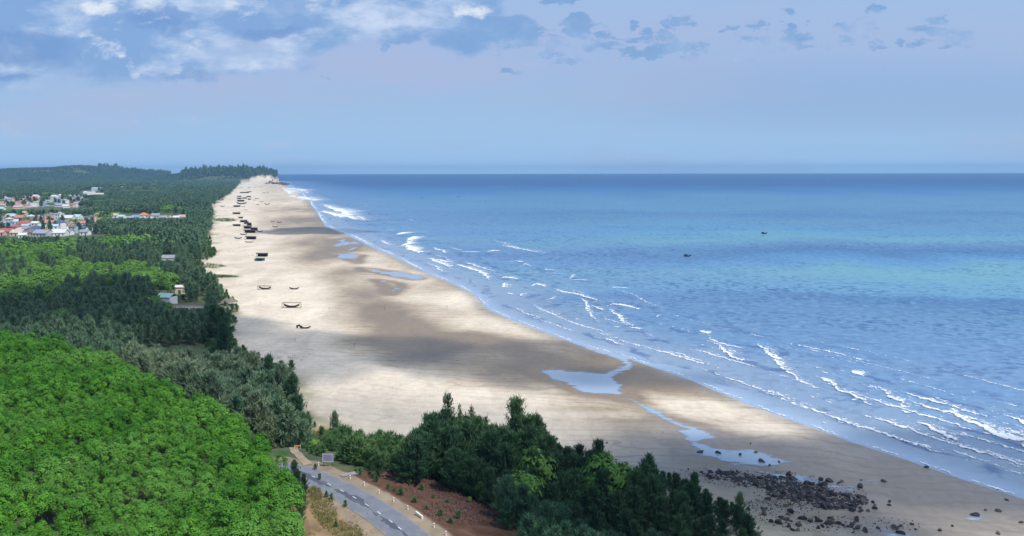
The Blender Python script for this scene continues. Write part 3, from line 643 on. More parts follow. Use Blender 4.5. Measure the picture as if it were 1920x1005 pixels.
def crown_casuarina(seed, H, Rr, nb, tuf, spiky=1.0, low=.10, per=3, wid=.13, ln=.75, round_=.75, upm=0.0):
    rg = np.random.default_rng(seed); Cs = []; Ds = []; Ws = []; Ts = []
    for i in range(nb):
        tt = low + (1 - low) * ((i + rg.random() * .8) / nb) ** .85
        az = i * 2.39996 + rg.normal() * .5; L = (Rr * (1 - tt) ** round_ * rg.uniform(.6, 1.2) * (.55 + .45 * min(1, (tt - low + .08) / .22)) + .25)
        up = R(rg.uniform(22, 50) + upm) + tt * .35
        d = np.array([math.cos(az) * math.cos(up), math.sin(az) * math.cos(up), math.sin(up)]); o = np.array([0, 0, tt * H * .93])
        nt_ = max(3, int(tuf * L / Rr) + 2)
        for j in range(nt_):
            f = (j + .6 + rg.random() * .5) / nt_; p = o + d * L * min(f, 1.05) + np.array([0, 0, -.10 * L * f * f])
            k = per; dd = d * .55 + np.array([0, 0, .45]) + rg.normal(size=(k, 3)) * .38 * spiky; dd = unit(dd) * (ln * rg.uniform(.6, 1.25, (k, 1)))
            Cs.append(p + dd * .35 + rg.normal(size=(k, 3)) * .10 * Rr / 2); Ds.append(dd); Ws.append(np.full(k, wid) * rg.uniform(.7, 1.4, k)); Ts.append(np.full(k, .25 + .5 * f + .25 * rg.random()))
    if H < 16 and nb > 50:
        for q_ in range(7):                                   # upright shoots that fray the outline
            a_ = rg.random() * 6.28; r0 = Rr * rg.uniform(.1, .62); z0 = H * (.97 - .42 * r0 / Rr) * rg.uniform(.86, 1.0); L = H * rg.uniform(.08, .17); k = 14
            f = rg.random(k); Cs.append(np.stack([math.cos(a_) * r0 * (1 + .15 * f) + rg.normal(size=k) * .10 * (1.1 - f), math.sin(a_) * r0 * (1 + .15 * f) + rg.normal(size=k) * .10 * (1.1 - f), z0 + L * f], 1))
            Ds.append(unit(np.array([0, 0, 1.]) + rg.normal(size=(k, 3)) * .42) * ln * .8); Ws.append(np.full(k, wid)); Ts.append(np.full(k, .75))
    k = max(5, nb // 8)                                       # leader
    zz = np.linspace(.72 * H, H, k); Cs.append(np.stack([rg.normal(size=k) * .07, rg.normal(size=k) * .07, zz], 1)); dd = unit(np.array([0, 0, 1.]) + rg.normal(size=(k, 3)) * .3) * ln; Ds.append(dd); Ws.append(np.full(k, wid * 1.2)); Ts.append(np.full(k, .8))
    return leaves(np.vstack(Cs), np.vstack(Ds), np.concatenate(Ws), np.concatenate(Ts), rg)
def crown_dome(seed, r, h, nlobe, per, leaf=.30, z0=0.0, flat=.8):
    """broadleaf crown: lobes over a dome, each a tuft of leaves lying along its surface"""
    rg = np.random.default_rng(seed); Cs = []; Ds = []; Ws = []; Ts = []; Ns = []
    for i in range(nlobe):
        u = (i + .5) / nlobe; ph = i * 2.39996 + rg.normal() * .35; ct = 1 - u * 1.3; st = math.sqrt(max(0, 1 - ct * ct)); rr = rg.uniform(.60, .92)
        c = np.array([math.cos(ph) * st * r * rr, math.sin(ph) * st * r * rr, z0 + h * .45 + ct * h * .5 * rr]); lr = r * rg.uniform(.26, .46)
        n = int(per * (lr / r / .35) ** 2); q_ = unit(rg.normal(size=(n, 3)) + np.array([0, 0, .45])); C = c + q_ * lr * rg.uniform(.6, 1.0, (n, 1)) * np.array([1, 1, flat])
        out = unit((C - np.array([0, 0, z0 + h * .35])) * np.array([1, 1, .9])); nn = unit(q_ * .55 + out * .6); tg = unit(np.cross(nn, rg.normal(size=(n, 3)))); dd = unit(tg + nn * .25 + np.array([0, 0, -.2])) * leaf * rg.uniform(.7, 1.3, (n, 1))
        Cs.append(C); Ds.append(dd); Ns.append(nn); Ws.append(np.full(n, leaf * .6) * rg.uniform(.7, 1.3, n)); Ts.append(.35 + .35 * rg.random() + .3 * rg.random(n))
    Nn = np.vstack(Ns); Dd = np.vstack(Ds)
    return leaves(np.vstack(Cs), Dd, np.concatenate(Ws), np.concatenate(Ts), rg, N=Nn)
def trunk_mb(H, r, seed, limbs=4, spread=1.0):
    rg = random.Random(seed); mb = MB(); pts = [(0, 0, -.6)]; x = y = 0
    for k in range(1, 6):
        x += rg.uniform(-.06, .06) * H / 5; y += rg.uniform(-.06, .06) * H / 5; pts.append((x, y, H * k / 5))
    mb.tube(pts, [r * 1.25, r, r * .85, r * .65, r * .45, r * .2], 6)
    for i in range(limbs):
        t_ = rg.uniform(.35, .8); a_ = rg.random() * 6.28; L = spread * rg.uniform(.6, 1.0) * (1.1 - t_); z = H * t_
        mb.tube([(0, 0, z), (math.cos(a_) * L * .5, math.sin(a_) * L * .5, z + L * .35), (math.cos(a_) * L, math.sin(a_) * L, z + L * .6)], [r * .4, r * .28, r * .1], 5)
    return mb
def make_tree(name, crown, trunk, mat, bark, far=False):
    """returns (root empty, [crown, trunk])"""
    root = empty(name); V, Fq, T = crown
    c = mesh_np('crown', V, Fq, mat, root, False, {'tone': T}); tk = trunk.build('trunk', bark, root, True); return root, [c, tk]
KINDS_T = {}
def reg(key, name, makers, n):
    KINDS_T[key] = dict(name=name, protos=[m() for m in makers], used=[False] * len(makers), n=n)
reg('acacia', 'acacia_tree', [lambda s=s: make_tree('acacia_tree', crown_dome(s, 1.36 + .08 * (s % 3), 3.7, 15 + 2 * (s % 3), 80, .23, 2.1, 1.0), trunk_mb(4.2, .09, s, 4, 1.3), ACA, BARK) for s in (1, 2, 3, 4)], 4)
reg('bright', 'broadleaf_tree', [lambda s=s: make_tree('broadleaf_tree', crown_dome(s, 2.6, 4.6, 26, 44, .50, 1.6), trunk_mb(4.6, .14, s, 5, 2.0), BRI, BARK) for s in (11, 12)], 2)
reg('cas', 'casuarina_tree', [lambda s=s: make_tree('casuarina_tree', crown_casuarina(s, 9, 2.9, 56, 7, 1.0, .12, 4, .16, 1.05, .55, 8), trunk_mb(8.4, .14, s, 0), CAS, BARK) for s in (21, 22, 23, 24)], 4)
CASF = leafmat('casuarina_leaf_feathery', (.040, .098, .056), (.070, .140, .075), None, .25)
reg('casf', 'casuarina_tree', [lambda s=s: make_tree('casuarina_tree', crown_casuarina(s, 9, 3.3, 66, 8, 1.2, .03, 6, .10, 1.1, .45, 16), trunk_mb(8.4, .14, s, 0), CASF, BARK) for s in (35, 36)], 2)
reg('casr', 'casuarina_tree', [lambda s=s: make_tree('casuarina_tree', crown_casuarina(s, 15, 4.6, 90, 9, 1.2, .25, 6, .13, 1.0, .30, 10), trunk_mb(14, .2, s, 4, 2), CASD, BARK) for s in (65,)], 1)
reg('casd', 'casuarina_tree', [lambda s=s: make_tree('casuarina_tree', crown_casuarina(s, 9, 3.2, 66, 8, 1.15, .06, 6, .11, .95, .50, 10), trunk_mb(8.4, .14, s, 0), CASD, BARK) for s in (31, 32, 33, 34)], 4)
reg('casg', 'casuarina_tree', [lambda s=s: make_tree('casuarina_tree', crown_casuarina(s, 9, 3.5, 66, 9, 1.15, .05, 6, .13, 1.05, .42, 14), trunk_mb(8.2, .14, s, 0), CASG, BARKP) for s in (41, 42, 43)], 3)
reg('young', 'casuarina_sapling', [lambda s=s: make_tree('casuarina_sapling', crown_casuarina(s, 4.2, 1.5, 46, 6, .9, .04, 5, .075, .7, .6), trunk_mb(3.8, .05, s, 0), CASY, BARK) for s in (51, 52, 53)], 3)
reg('sparse', 'casuarina_tree', [lambda s=s: make_tree('casuarina_tree', crown_casuarina(s, 15, 4.0, 74, 9, 1.2, .08, 4, .12, .85, .85), trunk_mb(14.4, .17, s, 6, 2.0), CASD, BARK) for s in (61, 62, 63)], 3)
PENDING = []
def put_tree(key, x, y, height_scale, label, cat, group=None, widen=1.0, z=None, now=False):
    if group and not now and key in ('cas', 'casd', 'casg', 'casf'):
        PENDING.append((key, x, y, height_scale, label, cat, group, widen, gz(x, y) if z is None else z)); return None
    K = KINDS_T[key]; i = random.randrange(K['n'])
    if not all(K['used']): i = K['used'].index(False)
    root, ch = K['protos'][i]
    loc = (x, y, (gz(x, y) if z is None else z) - .1); rz = random.random() * 6.28; sc = (height_scale * widen, height_scale * widen, height_scale)
    if not K['used'][i]:
        K['used'][i] = True; root.location = loc; root.rotation_euler = (0, 0, rz); root.scale = sc; o = root
    else: o = copy_tree(root, ch, loc, rz, sc)
    if o.get('group'): del o['group']
    tag(o, label, cat, group); return o

# ------------------------------------------------------------------ stuff forests: geometry-node instances of the real crowns
def forest(name, label, pts, key_idx, objs_by_idx):
    """pts (n,3) roots; key_idx (n,) variant; scale (n,3)"""
    P_, sc, rot = pts
    o = mesh_np(name, P_, [], objs_by_idx[0][0].data.materials[0])
    me = o.data
    me.attributes.new('vi', 'INT', 'POINT').data.foreach_set('value', np.asarray(key_idx, np.int32))
    me.attributes.new('sc', 'FLOAT_VECTOR', 'POINT').data.foreach_set('vector', np.asarray(sc, np.float32).ravel())
    r3 = np.zeros((len(P_), 3), np.float32); r3[:, 2] = rot; me.attributes.new('rt', 'FLOAT_VECTOR', 'POINT').data.foreach_set('vector', r3.ravel())
    ng = bpy.data.node_groups.new(name, 'GeometryNodeTree')
    ng.interface.new_socket('Geometry', in_out='INPUT', socket_type='NodeSocketGeometry'); ng.interface.new_socket('Geometry', in_out='OUTPUT', socket_type='NodeSocketGeometry')
    gi = ng.nodes.new('NodeGroupInput'); go = ng.nodes.new('NodeGroupOutput'); jn = ng.nodes.new('GeometryNodeJoinGeometry')
    def na(nm, ty):
        n = ng.nodes.new('GeometryNodeInputNamedAttribute'); n.data_type = ty; n.inputs[0].default_value = nm; return n.outputs[0]
    vi = na('vi', 'INT'); sv = na('sc', 'FLOAT_VECTOR'); rv = na('rt', 'FLOAT_VECTOR')
    for k, obs in enumerate(objs_by_idx):
        cmp_ = ng.nodes.new('FunctionNodeCompare'); cmp_.data_type = 'INT'; cmp_.operation = 'EQUAL'
        ng.links.new(vi, cmp_.inputs[2]); cmp_.inputs[3].default_value = k
        for ob in obs:
            oi = ng.nodes.new('GeometryNodeObjectInfo'); oi.inputs['Object'].default_value = ob; oi.inputs['As Instance'].default_value = True; oi.transform_space = 'ORIGINAL'
            ip = ng.nodes.new('GeometryNodeInstanceOnPoints')
            ng.links.new(gi.outputs[0], ip.inputs['Points']); ng.links.new(cmp_.outputs[0], ip.inputs['Selection']); ng.links.new(oi.outputs['Geometry'], ip.inputs['Instance'])
            ng.links.new(rv, ip.inputs['Rotation']); ng.links.new(sv, ip.inputs['Scale']); ng.links.new(ip.outputs[0], jn.inputs[0])
    ng.links.new(jn.outputs[0], go.inputs[0])
    md = o.modifiers.new('grow', 'NODES'); md.node_group = ng
    tag(o, label, None, None, 'stuff'); return o
def scatter(x0, x1, y0, y1, sp, rg):
    nx = int((x1 - x0) / sp); ny = int((y1 - y0) / (sp * .87)); gx, gy = np.meshgrid(np.arange(nx), np.arange(ny))
    X = x0 + (gx + .5 * (gy % 2)) * sp; Y = y0 + gy * sp * .87; X = X + rg.uniform(-.33, .33, X.shape) * sp; Y = Y + rg.uniform(-.33, .33, Y.shape) * sp
    return X.ravel(), Y.ravel()
def projv(X, Y, Z):
    v = np.stack([X, Y, Z - CAMZ], 0); c = MC.T @ v; return CX + F * c[0] / -c[2], CY - F * c[1] / -c[2]

# ---- acacias on the near hill
rg = np.random.default_rng(5)
X, Y = scatter(-260, 0, 70, 330, 2.72, rg)
dh, sd = pdist(X, Y, hl); ins = np.where(sd < 0, dh, -dh); dr, sr = pdist(X, Y, road)
ok = (ins > -2.5) & (dr > np.where((Y < 150) & (X > -38), 8.5, np.where(X < -46, 3.4, 4.6))); px, py = projv(X, Y, terrain(X, Y) + 4)
ok &= (px > -260) & (px < 760) & (py < 1230) & (py > 500)
ok &= ~((px > np.interp(Y, [100, 112, 128, 145, 155], [566, 560, 548, 530, 540])) & (Y < 155))
# gaps and a few missing crowns
ok &= rg.random(len(X)) > .04
X, Y, px, py = X[ok], Y[ok], px[ok], py[ok]; Zt = terrain(X, Y)
sz = rg.uniform(.78, 1.30, len(X)) * (1 + .22 * (fbm(X / 13, Y / 13, 61) - .45) * 2)
dist = np.hypot(np.hypot(X, Y), CAMZ - Zt)
drr, _ = pdist(X, Y, road); sz = sz * np.where((drr < 12) & (X < -40), 1.12, 1.0)
vis = (px > -20) & (px < 800) & (py < 1040) 
order = np.argsort(np.where(vis, dist, 1e9)); near = order[:300]; rest = np.setdiff1d(np.arange(len(X)), near)
for i in near:
    if py[i] > 960: lb = 'bright green acacia in the lowest rows of the wooded near hillside'
    elif px[i] > 420: lb = 'rounded green acacia on the shoulder of the near hill beside the road'
    else: lb = 'bright green acacia crowding the lower slope of the near hill'
    put_tree('acacia', X[i], Y[i], float(sz[i]), lb, 'tree', 'acacia trees covering the near hill', 1.0, float(Zt[i]))
kk = rg.integers(0, 4, len(rest))
forest('acacia_woodland', 'dense bright green acacia canopy covering the upper part of the near hill', (np.stack([X[rest], Y[rest], Zt[rest] - .1], 1), np.repeat(sz[rest][:, None], 3, 1), rg.random(len(rest)) * 6.28), kk, [p_[1] for p_ in KINDS_T['acacia']['protos']])
print('ACACIA', len(X))

# ---- the dark grove between road and rocks
sky_ = [(600, 905), (690, 850), (720, 838), (760, 822), (785, 790), (800, 788), (815, 762), (840, 756), (865, 768), (900, 772), (930, 792), (950, 772), (1000, 772), (1020, 790), (1040, 812), (1080, 825), (1125, 830), (1150, 865), (1210, 858), (1240, 872), (1300, 892), (1345, 925), (1385, 935), (1412, 968), (1425, 1010)]
skx = np.array([a for a, b in sky_]); skyy = np.array([b for a, b in sky_])
def tree_at(key, px, top, D, label, cat='tree', group=None, widen=1.0, base_h=9.0):
    d = ray(px, top); k = D / d[1]; x = d[0] * k; zt = CAMZ + d[2] * k; zb = gz(x, D); h = max(1.2, zt - zb)
    return put_tree(key, x, D, h / base_h, label, cat, group, widen)
prom = [('sparse', 840, 731, 172, 'tallest pointed casuarina with sparse upper branches in the grove by the road', 1.0),
 ('sparse', 884, 757, 170, 'slim pointed casuarina just beside the tallest one of the dark grove', .8),
 ('sparse', 798, 770, 174, 'thin pointed casuarina at the beach side of the tallest one, over bright sand', .7),
 ('casr', 968, 750, 166, 'dense round-headed casuarina, the darkest and broadest top of the grove', .92),
 ('casd', 1002, 778, 165, 'casuarina with leaning ragged top beside the round-headed one', .95),
 ('sparse', 742, 808, 172, 'thin dead-topped casuarina at the road end of the dark grove', .7),
 ('sparse', 912, 776, 171, 'slender casuarina between the pointed tops and the round-headed tree', .7),
 ('sparse', 930, 790, 168, 'small slender casuarina filling the dip before the round-headed tree', .75),
 ('casd', 1122, 826, 160, 'dark casuarina with a blunt top standing in front of the stream', .95),
 ('casd', 1216, 852, 156, 'pointed dark casuarina in front of the shaded wet sand', .95),
 ('casd', 1302, 888, 150, 'low bushy casuarina at the rocky end of the grove', .95),
 ('casg', 1388, 925, 147, 'thin open casuarina standing alone against the boulders at the end of the grove', .8),
 ('sparse', 862, 762, 173, 'casuarina close behind the tallest one with a narrow crown', .8)]
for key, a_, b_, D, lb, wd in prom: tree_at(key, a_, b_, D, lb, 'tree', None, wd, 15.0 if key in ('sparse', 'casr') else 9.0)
X, Y = scatter(-40, 75, 96, 182, 4.0, rg); Zt = terrain(X, Y); px, py = projv(X, Y, Zt)
v_ = veg_s(X, Y); dr, sr = pdist(X, Y, road); s_ = shore_s(X, Y)
inreg = (np.interp(py, [860, 893, 930, 960, 1005, 1100, 1250], [640, 668, 850, 915, 955, 1010, 1060]) < px) & (px < np.interp(py, [850, 900, 950, 985, 1010, 1100], [980, 1230, 1360, 1405, 1420, 1440])) & (py > np.interp(px, [690, 800, 1000, 1200, 1300, 1400], [872, 868, 880, 912, 925, 965])) & (dr > 8)
idx = np.where(inreg & (py < 1170))[0]; print('GROVE', len(idx))
for i in idx:
    # tallest allowed by the skyline of the grove
    sk = np.interp(px[i], skx, skyy) + abs(rg.normal()) * 10 + 6; D = Y[i]
    d = ray(px[i], sk); zmax = CAMZ + d[2] * D / d[1]; hmax = zmax - Zt[i]
    h = min(hmax, (rg.uniform(8.0, 15.0) if 770 < px[i] < 1045 and D > 148 else rg.uniform(6.0, 10.5)) if D > 140 else rg.uniform(4.5, 7.5))
    if h < 2: continue
    r_ = rg.random()
    if r_ < .035 and D < 168: put_tree('bright', X[i], Y[i], h * .5 / 5.6, 'yellow-green leafy tree among the dark casuarinas of the roadside grove', 'tree', 'leafy trees in the dark grove', .9, Zt[i])
    elif D < 132 and px[i] < 1250: put_tree('casf', X[i], Y[i], h / 9, 'feathery blue-green casuarina at the low front of the grove', 'tree', 'feathery casuarinas at the front of the grove', 1.35, Zt[i])
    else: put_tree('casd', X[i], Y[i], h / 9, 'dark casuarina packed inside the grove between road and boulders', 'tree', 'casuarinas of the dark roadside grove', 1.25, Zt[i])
for a_, b_, D, sc, lb in [(886, 822, 158, 1.25, 'tall bright-topped leafy tree rising through the middle of the dark grove'), (1002, 838, 151, 1.15, 'rounded leafy tree with a pale green crown below the round-headed casuarina'), (978, 882, 139, .9, 'yellow-green bush in the dark grove above the feathery casuarinas'), (960, 915, 132, .8, 'smaller yellow-green bush below its neighbour at the foot of the grove'), (893, 900, 143, .7, 'bright green shrub growing up the red rubble slope'), (880, 938, 138, .45, 'small bright shrub low on the red rubble slope'), (1135, 850, 149, .7, 'light green leafy tree between dark casuarinas in front of the stream')]:
    tree_at('bright', a_, b_, D, lb, 'tree' if sc > .9 else 'bush', None, .75 if sc > .9 else .95, 6.2)

# ---- grey-green casuarinas between the hill and the beach
X, Y = scatter(-110, -35, 176, 300, 4.6, rg); Zt = terrain(X, Y); px, py = projv(X, Y, Zt); dr, _ = pdist(X, Y, road)
dh, sd = pdist(X, Y, hl); ins = np.where(sd < 0, dh, -dh); v_ = veg_s(X, Y)
ok = (v_ > 0) & (ins < -3) & (dr > 5.5) & (px > 250) & (px < 572) & (py > 640) & (py < 860)
gsk = [(250, 645), (290, 648), (330, 652), (400, 656), (430, 662), (470, 675), (510, 682), (540, 705), (555, 735), (565, 765), (580, 790)]
for i in np.where(ok)[0]:
    sk = np.interp(px[i], [a for a, b in gsk], [b for a, b in gsk]) + abs(rg.normal()) * 9; D = Y[i]
    d = ray(px[i], sk); hmax = CAMZ + d[2] * D / d[1] - Zt[i]; h = min(hmax, rg.uniform(7.5, 12.5))
    if h < 2.5: continue
    dark = px[i] > 445 and rg.random() < .6
    put_tree('cas' if dark else 'casg', X[i], Y[i], h / 9, 'grey-green casuarina in the clump between the near hill and the beach' if not dark else 'darker casuarina at the seaward end of the clump below the near hill', 'tree', 'grey-green casuarinas between hill and beach' if not dark else 'darker casuarinas at the seaward end of the clump', 1.3, Zt[i])

for a_, b_, D, k_, w_, lb in [(446, 654, 238, 'casg', 1.0, 'pale grey-green casuarina with a spiky top standing clear over the shaded sand'), (474, 664, 228, 'casg', 1.1, 'broad grey-green casuarina second from the spiky-topped one towards the sea'), (503, 668, 216, 'casd', .8, 'dark spire-shaped casuarina near the seaward end of the clump'), (527, 686, 210, 'casg', 1.0, 'ragged casuarina leaning seaward at the end of the clump'), (546, 706, 204, 'casd', .9, 'dark casuarina with side shoots at the seaward edge of the clump'), (556, 742, 196, 'casd', 1.1, 'lowest dark casuarina at the foot of the clump beside the sand'), (415, 578, 300, 'casd', 1.1, 'dark ragged casuarina at the beach edge of the shaded forest'), (400, 572, 306, 'casd', 1.2, 'dark broad casuarina just inside the beach edge of the shaded forest'), (418, 606, 282, 'casd', 1.1, 'dark low casuarina below the ragged one on the beach edge')]:
    tree_at(k_, a_, b_, D, lb, 'tree', None, w_)
# ---- saplings and shrubs round the road head
yl = [(492, 792, 196), (505, 785, 200), (520, 784, 200), (535, 788, 196), (548, 795, 192), (560, 792, 198), (575, 806, 190), (590, 790, 205), (512, 800, 188), (530, 806, 184), (545, 812, 182), (560, 818, 180), (568, 835, 172),
      (585, 815, 182), (603, 800, 190), (620, 806, 184), (612, 822, 178), (668, 812, 176), (661, 826, 170), (640, 825, 172), (652, 834, 168), (682, 824, 170), (690, 838, 168), (700, 826, 174), (712, 824, 174), (724, 820, 176), (735, 828, 172), (750, 836, 168), (705, 842, 165), (722, 845, 164), (738, 850, 162), (715, 862, 158), (575, 848, 168), (583, 860, 163), (640, 850, 163), (672, 872, 156), (690, 878, 154), (765, 845, 166), (700, 870, 156), (628, 838, 168), (600, 842, 170)]
for k in range(85):
    a_ = random.uniform(574, 770); b_ = random.uniform(812, 868) + max(0, a_ - 690) * .12
    if 600 < a_ < 632 and b_ > 838: continue
    yl.append((a_, b_ - random.uniform(4, 18), at(a_, b_ + 8, 7)[1]))
for i, (a_, b_, D) in enumerate(yl):
    side = 'behind the signboard' if 590 < a_ < 665 else ('between the signboard and the dark grove' if a_ >= 665 else 'near the bend where the road disappears')
    tree_at('young', a_, b_, D, 'light green young casuarina ' + side, 'sapling', 'young casuarinas round the road head', rg.uniform(.95, 1.35), 4.2)
for a_, b_, d_ in [(648, 828, 884), (660, 818, 886), (674, 822, 888), (640, 842, 882), (688, 836, 892), (700, 842, 893), (632, 850, 880), (666, 840, 888), (652, 848, 885), (680, 850, 891), (594, 838, 872), (584, 845, 868), (604, 833, 874), (576, 850, 862), (716, 850, 896)]:
    tree_at('young', a_, b_, at(a_, d_ - 8, 10)[1], 'green young casuarina standing close behind the signboard and the concrete path', 'sapling', 'young casuarinas close behind the signboard', 1.5, 4.2)
tree_at('casg', 628, 775, 184, 'tall ragged grey-green casuarina rising over the saplings behind the signboard', 'tree', None, .62)
for a_, b_ in [(668, 893), (676, 897), (706, 912), (728, 925), (752, 938), (778, 950), (800, 962), (826, 975), (845, 990), (700, 904), (740, 928), (860, 975), (838, 940), (812, 932), (790, 915), (768, 905)]:
    q_ = at(a_, b_, 10.8); put_tree('young', q_[0], q_[1], random.uniform(.16, .34), 'small green tuft growing among the red rubble and stones by the road', 'shrub', 'small shrubs on the rubble bank', 1.6)
tree_at('bright', 590, 822, 170, 'round yellow-green bush beside the signboard', 'bush', None, 1.1, 6.2)
tree_at('young', 578, 775, 200, 'small lone sapling on the dry grass at the edge of the sand', 'sapling', None, .8, 4.2)
tree_at('bright', 636, 866, 160, 'low yellow-green shrub at the roadside by the signboard', 'bush', None, 1.0, 6.2)
for a_, b_, D, lb in [(552, 862, 138, 'dark narrow casuarina at the edge of the near hill, first from the top'), (558, 880, 133, 'dark narrow casuarina at the hill edge below the first one'), (562, 900, 128, 'dark blue-green casuarina in the middle of the hill edge'), (566, 918, 123, 'dark drooping casuarina low on the hill edge'), (562, 940, 118, 'lowest dark casuarina on the hill edge beside the brown bank'), (569, 888, 131, 'thin dark casuarina leaning out towards the road')]:
    tree_at('casd', a_, b_, D, lb, 'tree', None, .95)
for a_, b_, D, lb in [(592, 906, 147, 'small conifer-like sapling at the road edge on the brown bank'), (600, 918, 142, 'second small sapling lower on the brown bank by the road'), (648, 962, 130, 'lone dark little sapling on the orange bank beside the road'), (612, 935, 134, 'low scrubby sapling in the middle of the brown bank'), (622, 940, 133, 'scrubby bush touching the road verge'), (630, 985, 120, 'small sapling at the bottom of the brown bank')]:
    tree_at('young', a_, b_, D, lb, 'sapling', None, 1.1, 4.2)

# ---- the coastal forest belt and the plain
def belt_mask(X, Y, px, py):
    dh, sd = pdist(X, Y, hl); ins = np.where(sd < 0, dh, -dh); v = veg_s(X, Y)
    return (v > 1.5) & (ins < -9)
village = [(90, 424, 108, 21), (30, 410, 60, 8), (90, 380, 95, 12), (275, 406, 70, 4.5), (25, 383, 40, 9)]
small_clear = [(168, 362, 22, 5), (230, 352, 60, 2.5), (312, 486, 14, 3), (308, 564, 16, 5), (350, 492, 60, 4), (370, 575, 45, 7), (290, 350, 30, 2), (425, 566, 14, 8), (345, 545, 12, 4), (60, 342, 30, 2), (180, 345, 25, 1.5)]
brights = [(90, 455, 130, 9), (190, 462, 60, 10), (60, 485, 90, 14), (225, 475, 35, 10), (30, 520, 60, 14), (60, 545, 50, 12), (20, 560, 40, 10), (120, 530, 35, 10), (195, 545, 26, 9), (205, 555, 18, 7), (60, 500, 40, 8), (275, 432, 14, 4), (320, 472, 16, 4), (100, 500, 30, 7), (118, 625, 14, 6), (130, 510, 40, 8), (230, 410, 60, 5), (330, 397, 30, 5), (60, 395, 120, 7), (10, 480, 50, 20)]
def in_ell(px, py, lst, k=1.0):
    r = np.zeros(len(px), bool)
    for a_, b_, rx, ry in lst: r |= ((px - a_) / rx) ** 2 + ((py - b_) / ry) ** 2 < k
    return r
bands_ = [(205, 330, 5.4), (330, 620, 5.9), (620, 1100, 6.9), (1100, 2200, 8.8), (2200, 4300, 13.0), (4300, 7000, 19.0)]
AX = []; 
for y0, y1, sp in bands_:
    X, Y = scatter(-y1 * .80, -y0 * .17, y0, y1, sp, rg); Zt = terrain(X, Y); px, py = projv(X, Y, Zt)
    ok = belt_mask(X, Y, px, py) & (px > -330) & (px < 620) & ~((px > 250) & (py > 652))
    ok &= ~(in_ell(px, py, village) & (rg.random(len(px)) > .05)) & ~in_ell(px, py, small_clear)
    wood = fbm(X / (sp * 14), Y / (sp * 14), 71)
    if y0 >= 1100: ok &= (wood > .30)
    br_ = in_ell(px, py, brights) | ((px < 330) & (py > 440) & (py < 615) & (fbm(X / 34, Y / 34, 79) > .50)) | ((px < 300) & (py < 470) & (py > 342) & (fbm(X / 60, Y / 60, 73) > .56))
    kind = np.where(br_ & (fbm(X / (sp * 3), Y / (sp * 3), 75) < .66), 1, 0)
    X, Y, Zt, px, py, kind = X[ok], Y[ok], Zt[ok], px[ok], py[ok], kind[ok]
    h = rg.uniform(.68, 1.25, len(X)) * (10.4 if y0 < 700 else 10.2)
    keepb = (kind == 0) | (rg.random(len(X)) < .62); X, Y, Zt, px, py, kind, h = X[keepb], Y[keepb], Zt[keepb], px[keepb], py[keepb], kind[keepb], h[keepb]
    AX.append(np.stack([X, Y, Zt, px, py, kind, h, np.full(len(X), sp)], 1))
A = np.vstack(AX); print('BELT', len(A))
# lower growth in front of the buildings one can see
Hh = A[:, 6].copy(); drop = np.zeros(len(A), bool)
for x0_, x1_, pb, jit in [(292, 324, 563, 3), (299, 330, 487, 2), (322, 388, 576, 3), (410, 442, 573, 3), (325, 348, 549, 2), (-50, 202, 441, 4), (205, 352, 408, 2.5), (-50, 178, 390, 3), (150, 200, 364, 1.5), (225, 300, 356, 2)]:
    tr_ = CY - F * np.tan(np.arctan2(A[:, 2] + Hh - CAMZ, A[:, 1]) + PITCH); Db = at(300, pb, 3.5)[1]
    c_ = (A[:, 3] > x0_) & (A[:, 3] < x1_) & (tr_ < pb) & (A[:, 1] < Db + 5) & (A[:, 4] > pb - 2)
    lim = CAMZ + A[:, 1] * np.tan(np.arctan((CY - (pb + rg.random(len(A)) * jit)) / F) - PITCH) - A[:, 2]
    Hh = np.where(c_, np.maximum(lim, 1.0), Hh); drop |= c_ & (lim < 2.0)
A[:, 6] = Hh; A = A[~drop]
# skyline trees on the ridges stand taller
rid = ((A[:, 3] > 185) & (A[:, 3] < 320) & (np.abs(A[:, 1] - D1) < 260)) | ((A[:, 3] > 340) & (A[:, 1] > 4500) & (A[:, 1] < 4950))
A[rid, 6] *= rg.uniform(1.0, 1.0, rid.sum()) + 2.3 * rg.random(rid.sum()) ** 2
low = (A[:, 1] > 5000) & (A[:, 3] < 185); A[low, 6] *= .6
casu = A[A[:, 5] == 0]; bri = A[A[:, 5] == 1]
o1 = np.argsort(np.where((casu[:, 3] > 0) & (casu[:, 3] < 620), casu[:, 1], 1e9)); NEARC = 130
for i in o1[:NEARC]:
    x, y, z, a_, b_, _, h, sp = casu[i]
    put_tree('cas', x, y, h / 9, 'dark blue-green casuarina in the shaded forest just behind the near hill', 'tree', 'casuarinas in the shaded forest behind the near hill', 1.05, z)
rc_ = casu[o1[NEARC:]]
def pri(p_):
    a_, b_ = proj(p_[1], p_[2], p_[8] + 6 * p_[3]); return -p_[3] / p_[2] if (-10 < a_ < 1930 and b_ < 1040) else 1
PENDING.sort(key=pri); PK = PENDING; QUOTA = 262; print('PENDING', len(PK))
for p_ in PK[:QUOTA]: put_tree(*p_, now=True)
vk = []; vo = []
for key in ('cas', 'casd', 'casg', 'casf'):
    for pr in KINDS_T[key]['protos']: vk.append(key); vo.append(pr[1])
PR_ = PK[QUOTA:]; ix = [random.choice([i for i, k in enumerate(vk) if k == p_[0]]) for p_ in PR_]
forest('casuarina_thicket', 'smaller and half hidden casuarinas filling the groves near the road and beach', (np.array([[p_[1], p_[2], p_[8] - .1] for p_ in PR_]), np.array([[p_[3] * p_[7], p_[3] * p_[7], p_[3]] for p_ in PR_]), rg.random(len(PR_)) * 6.28), ix, vo)
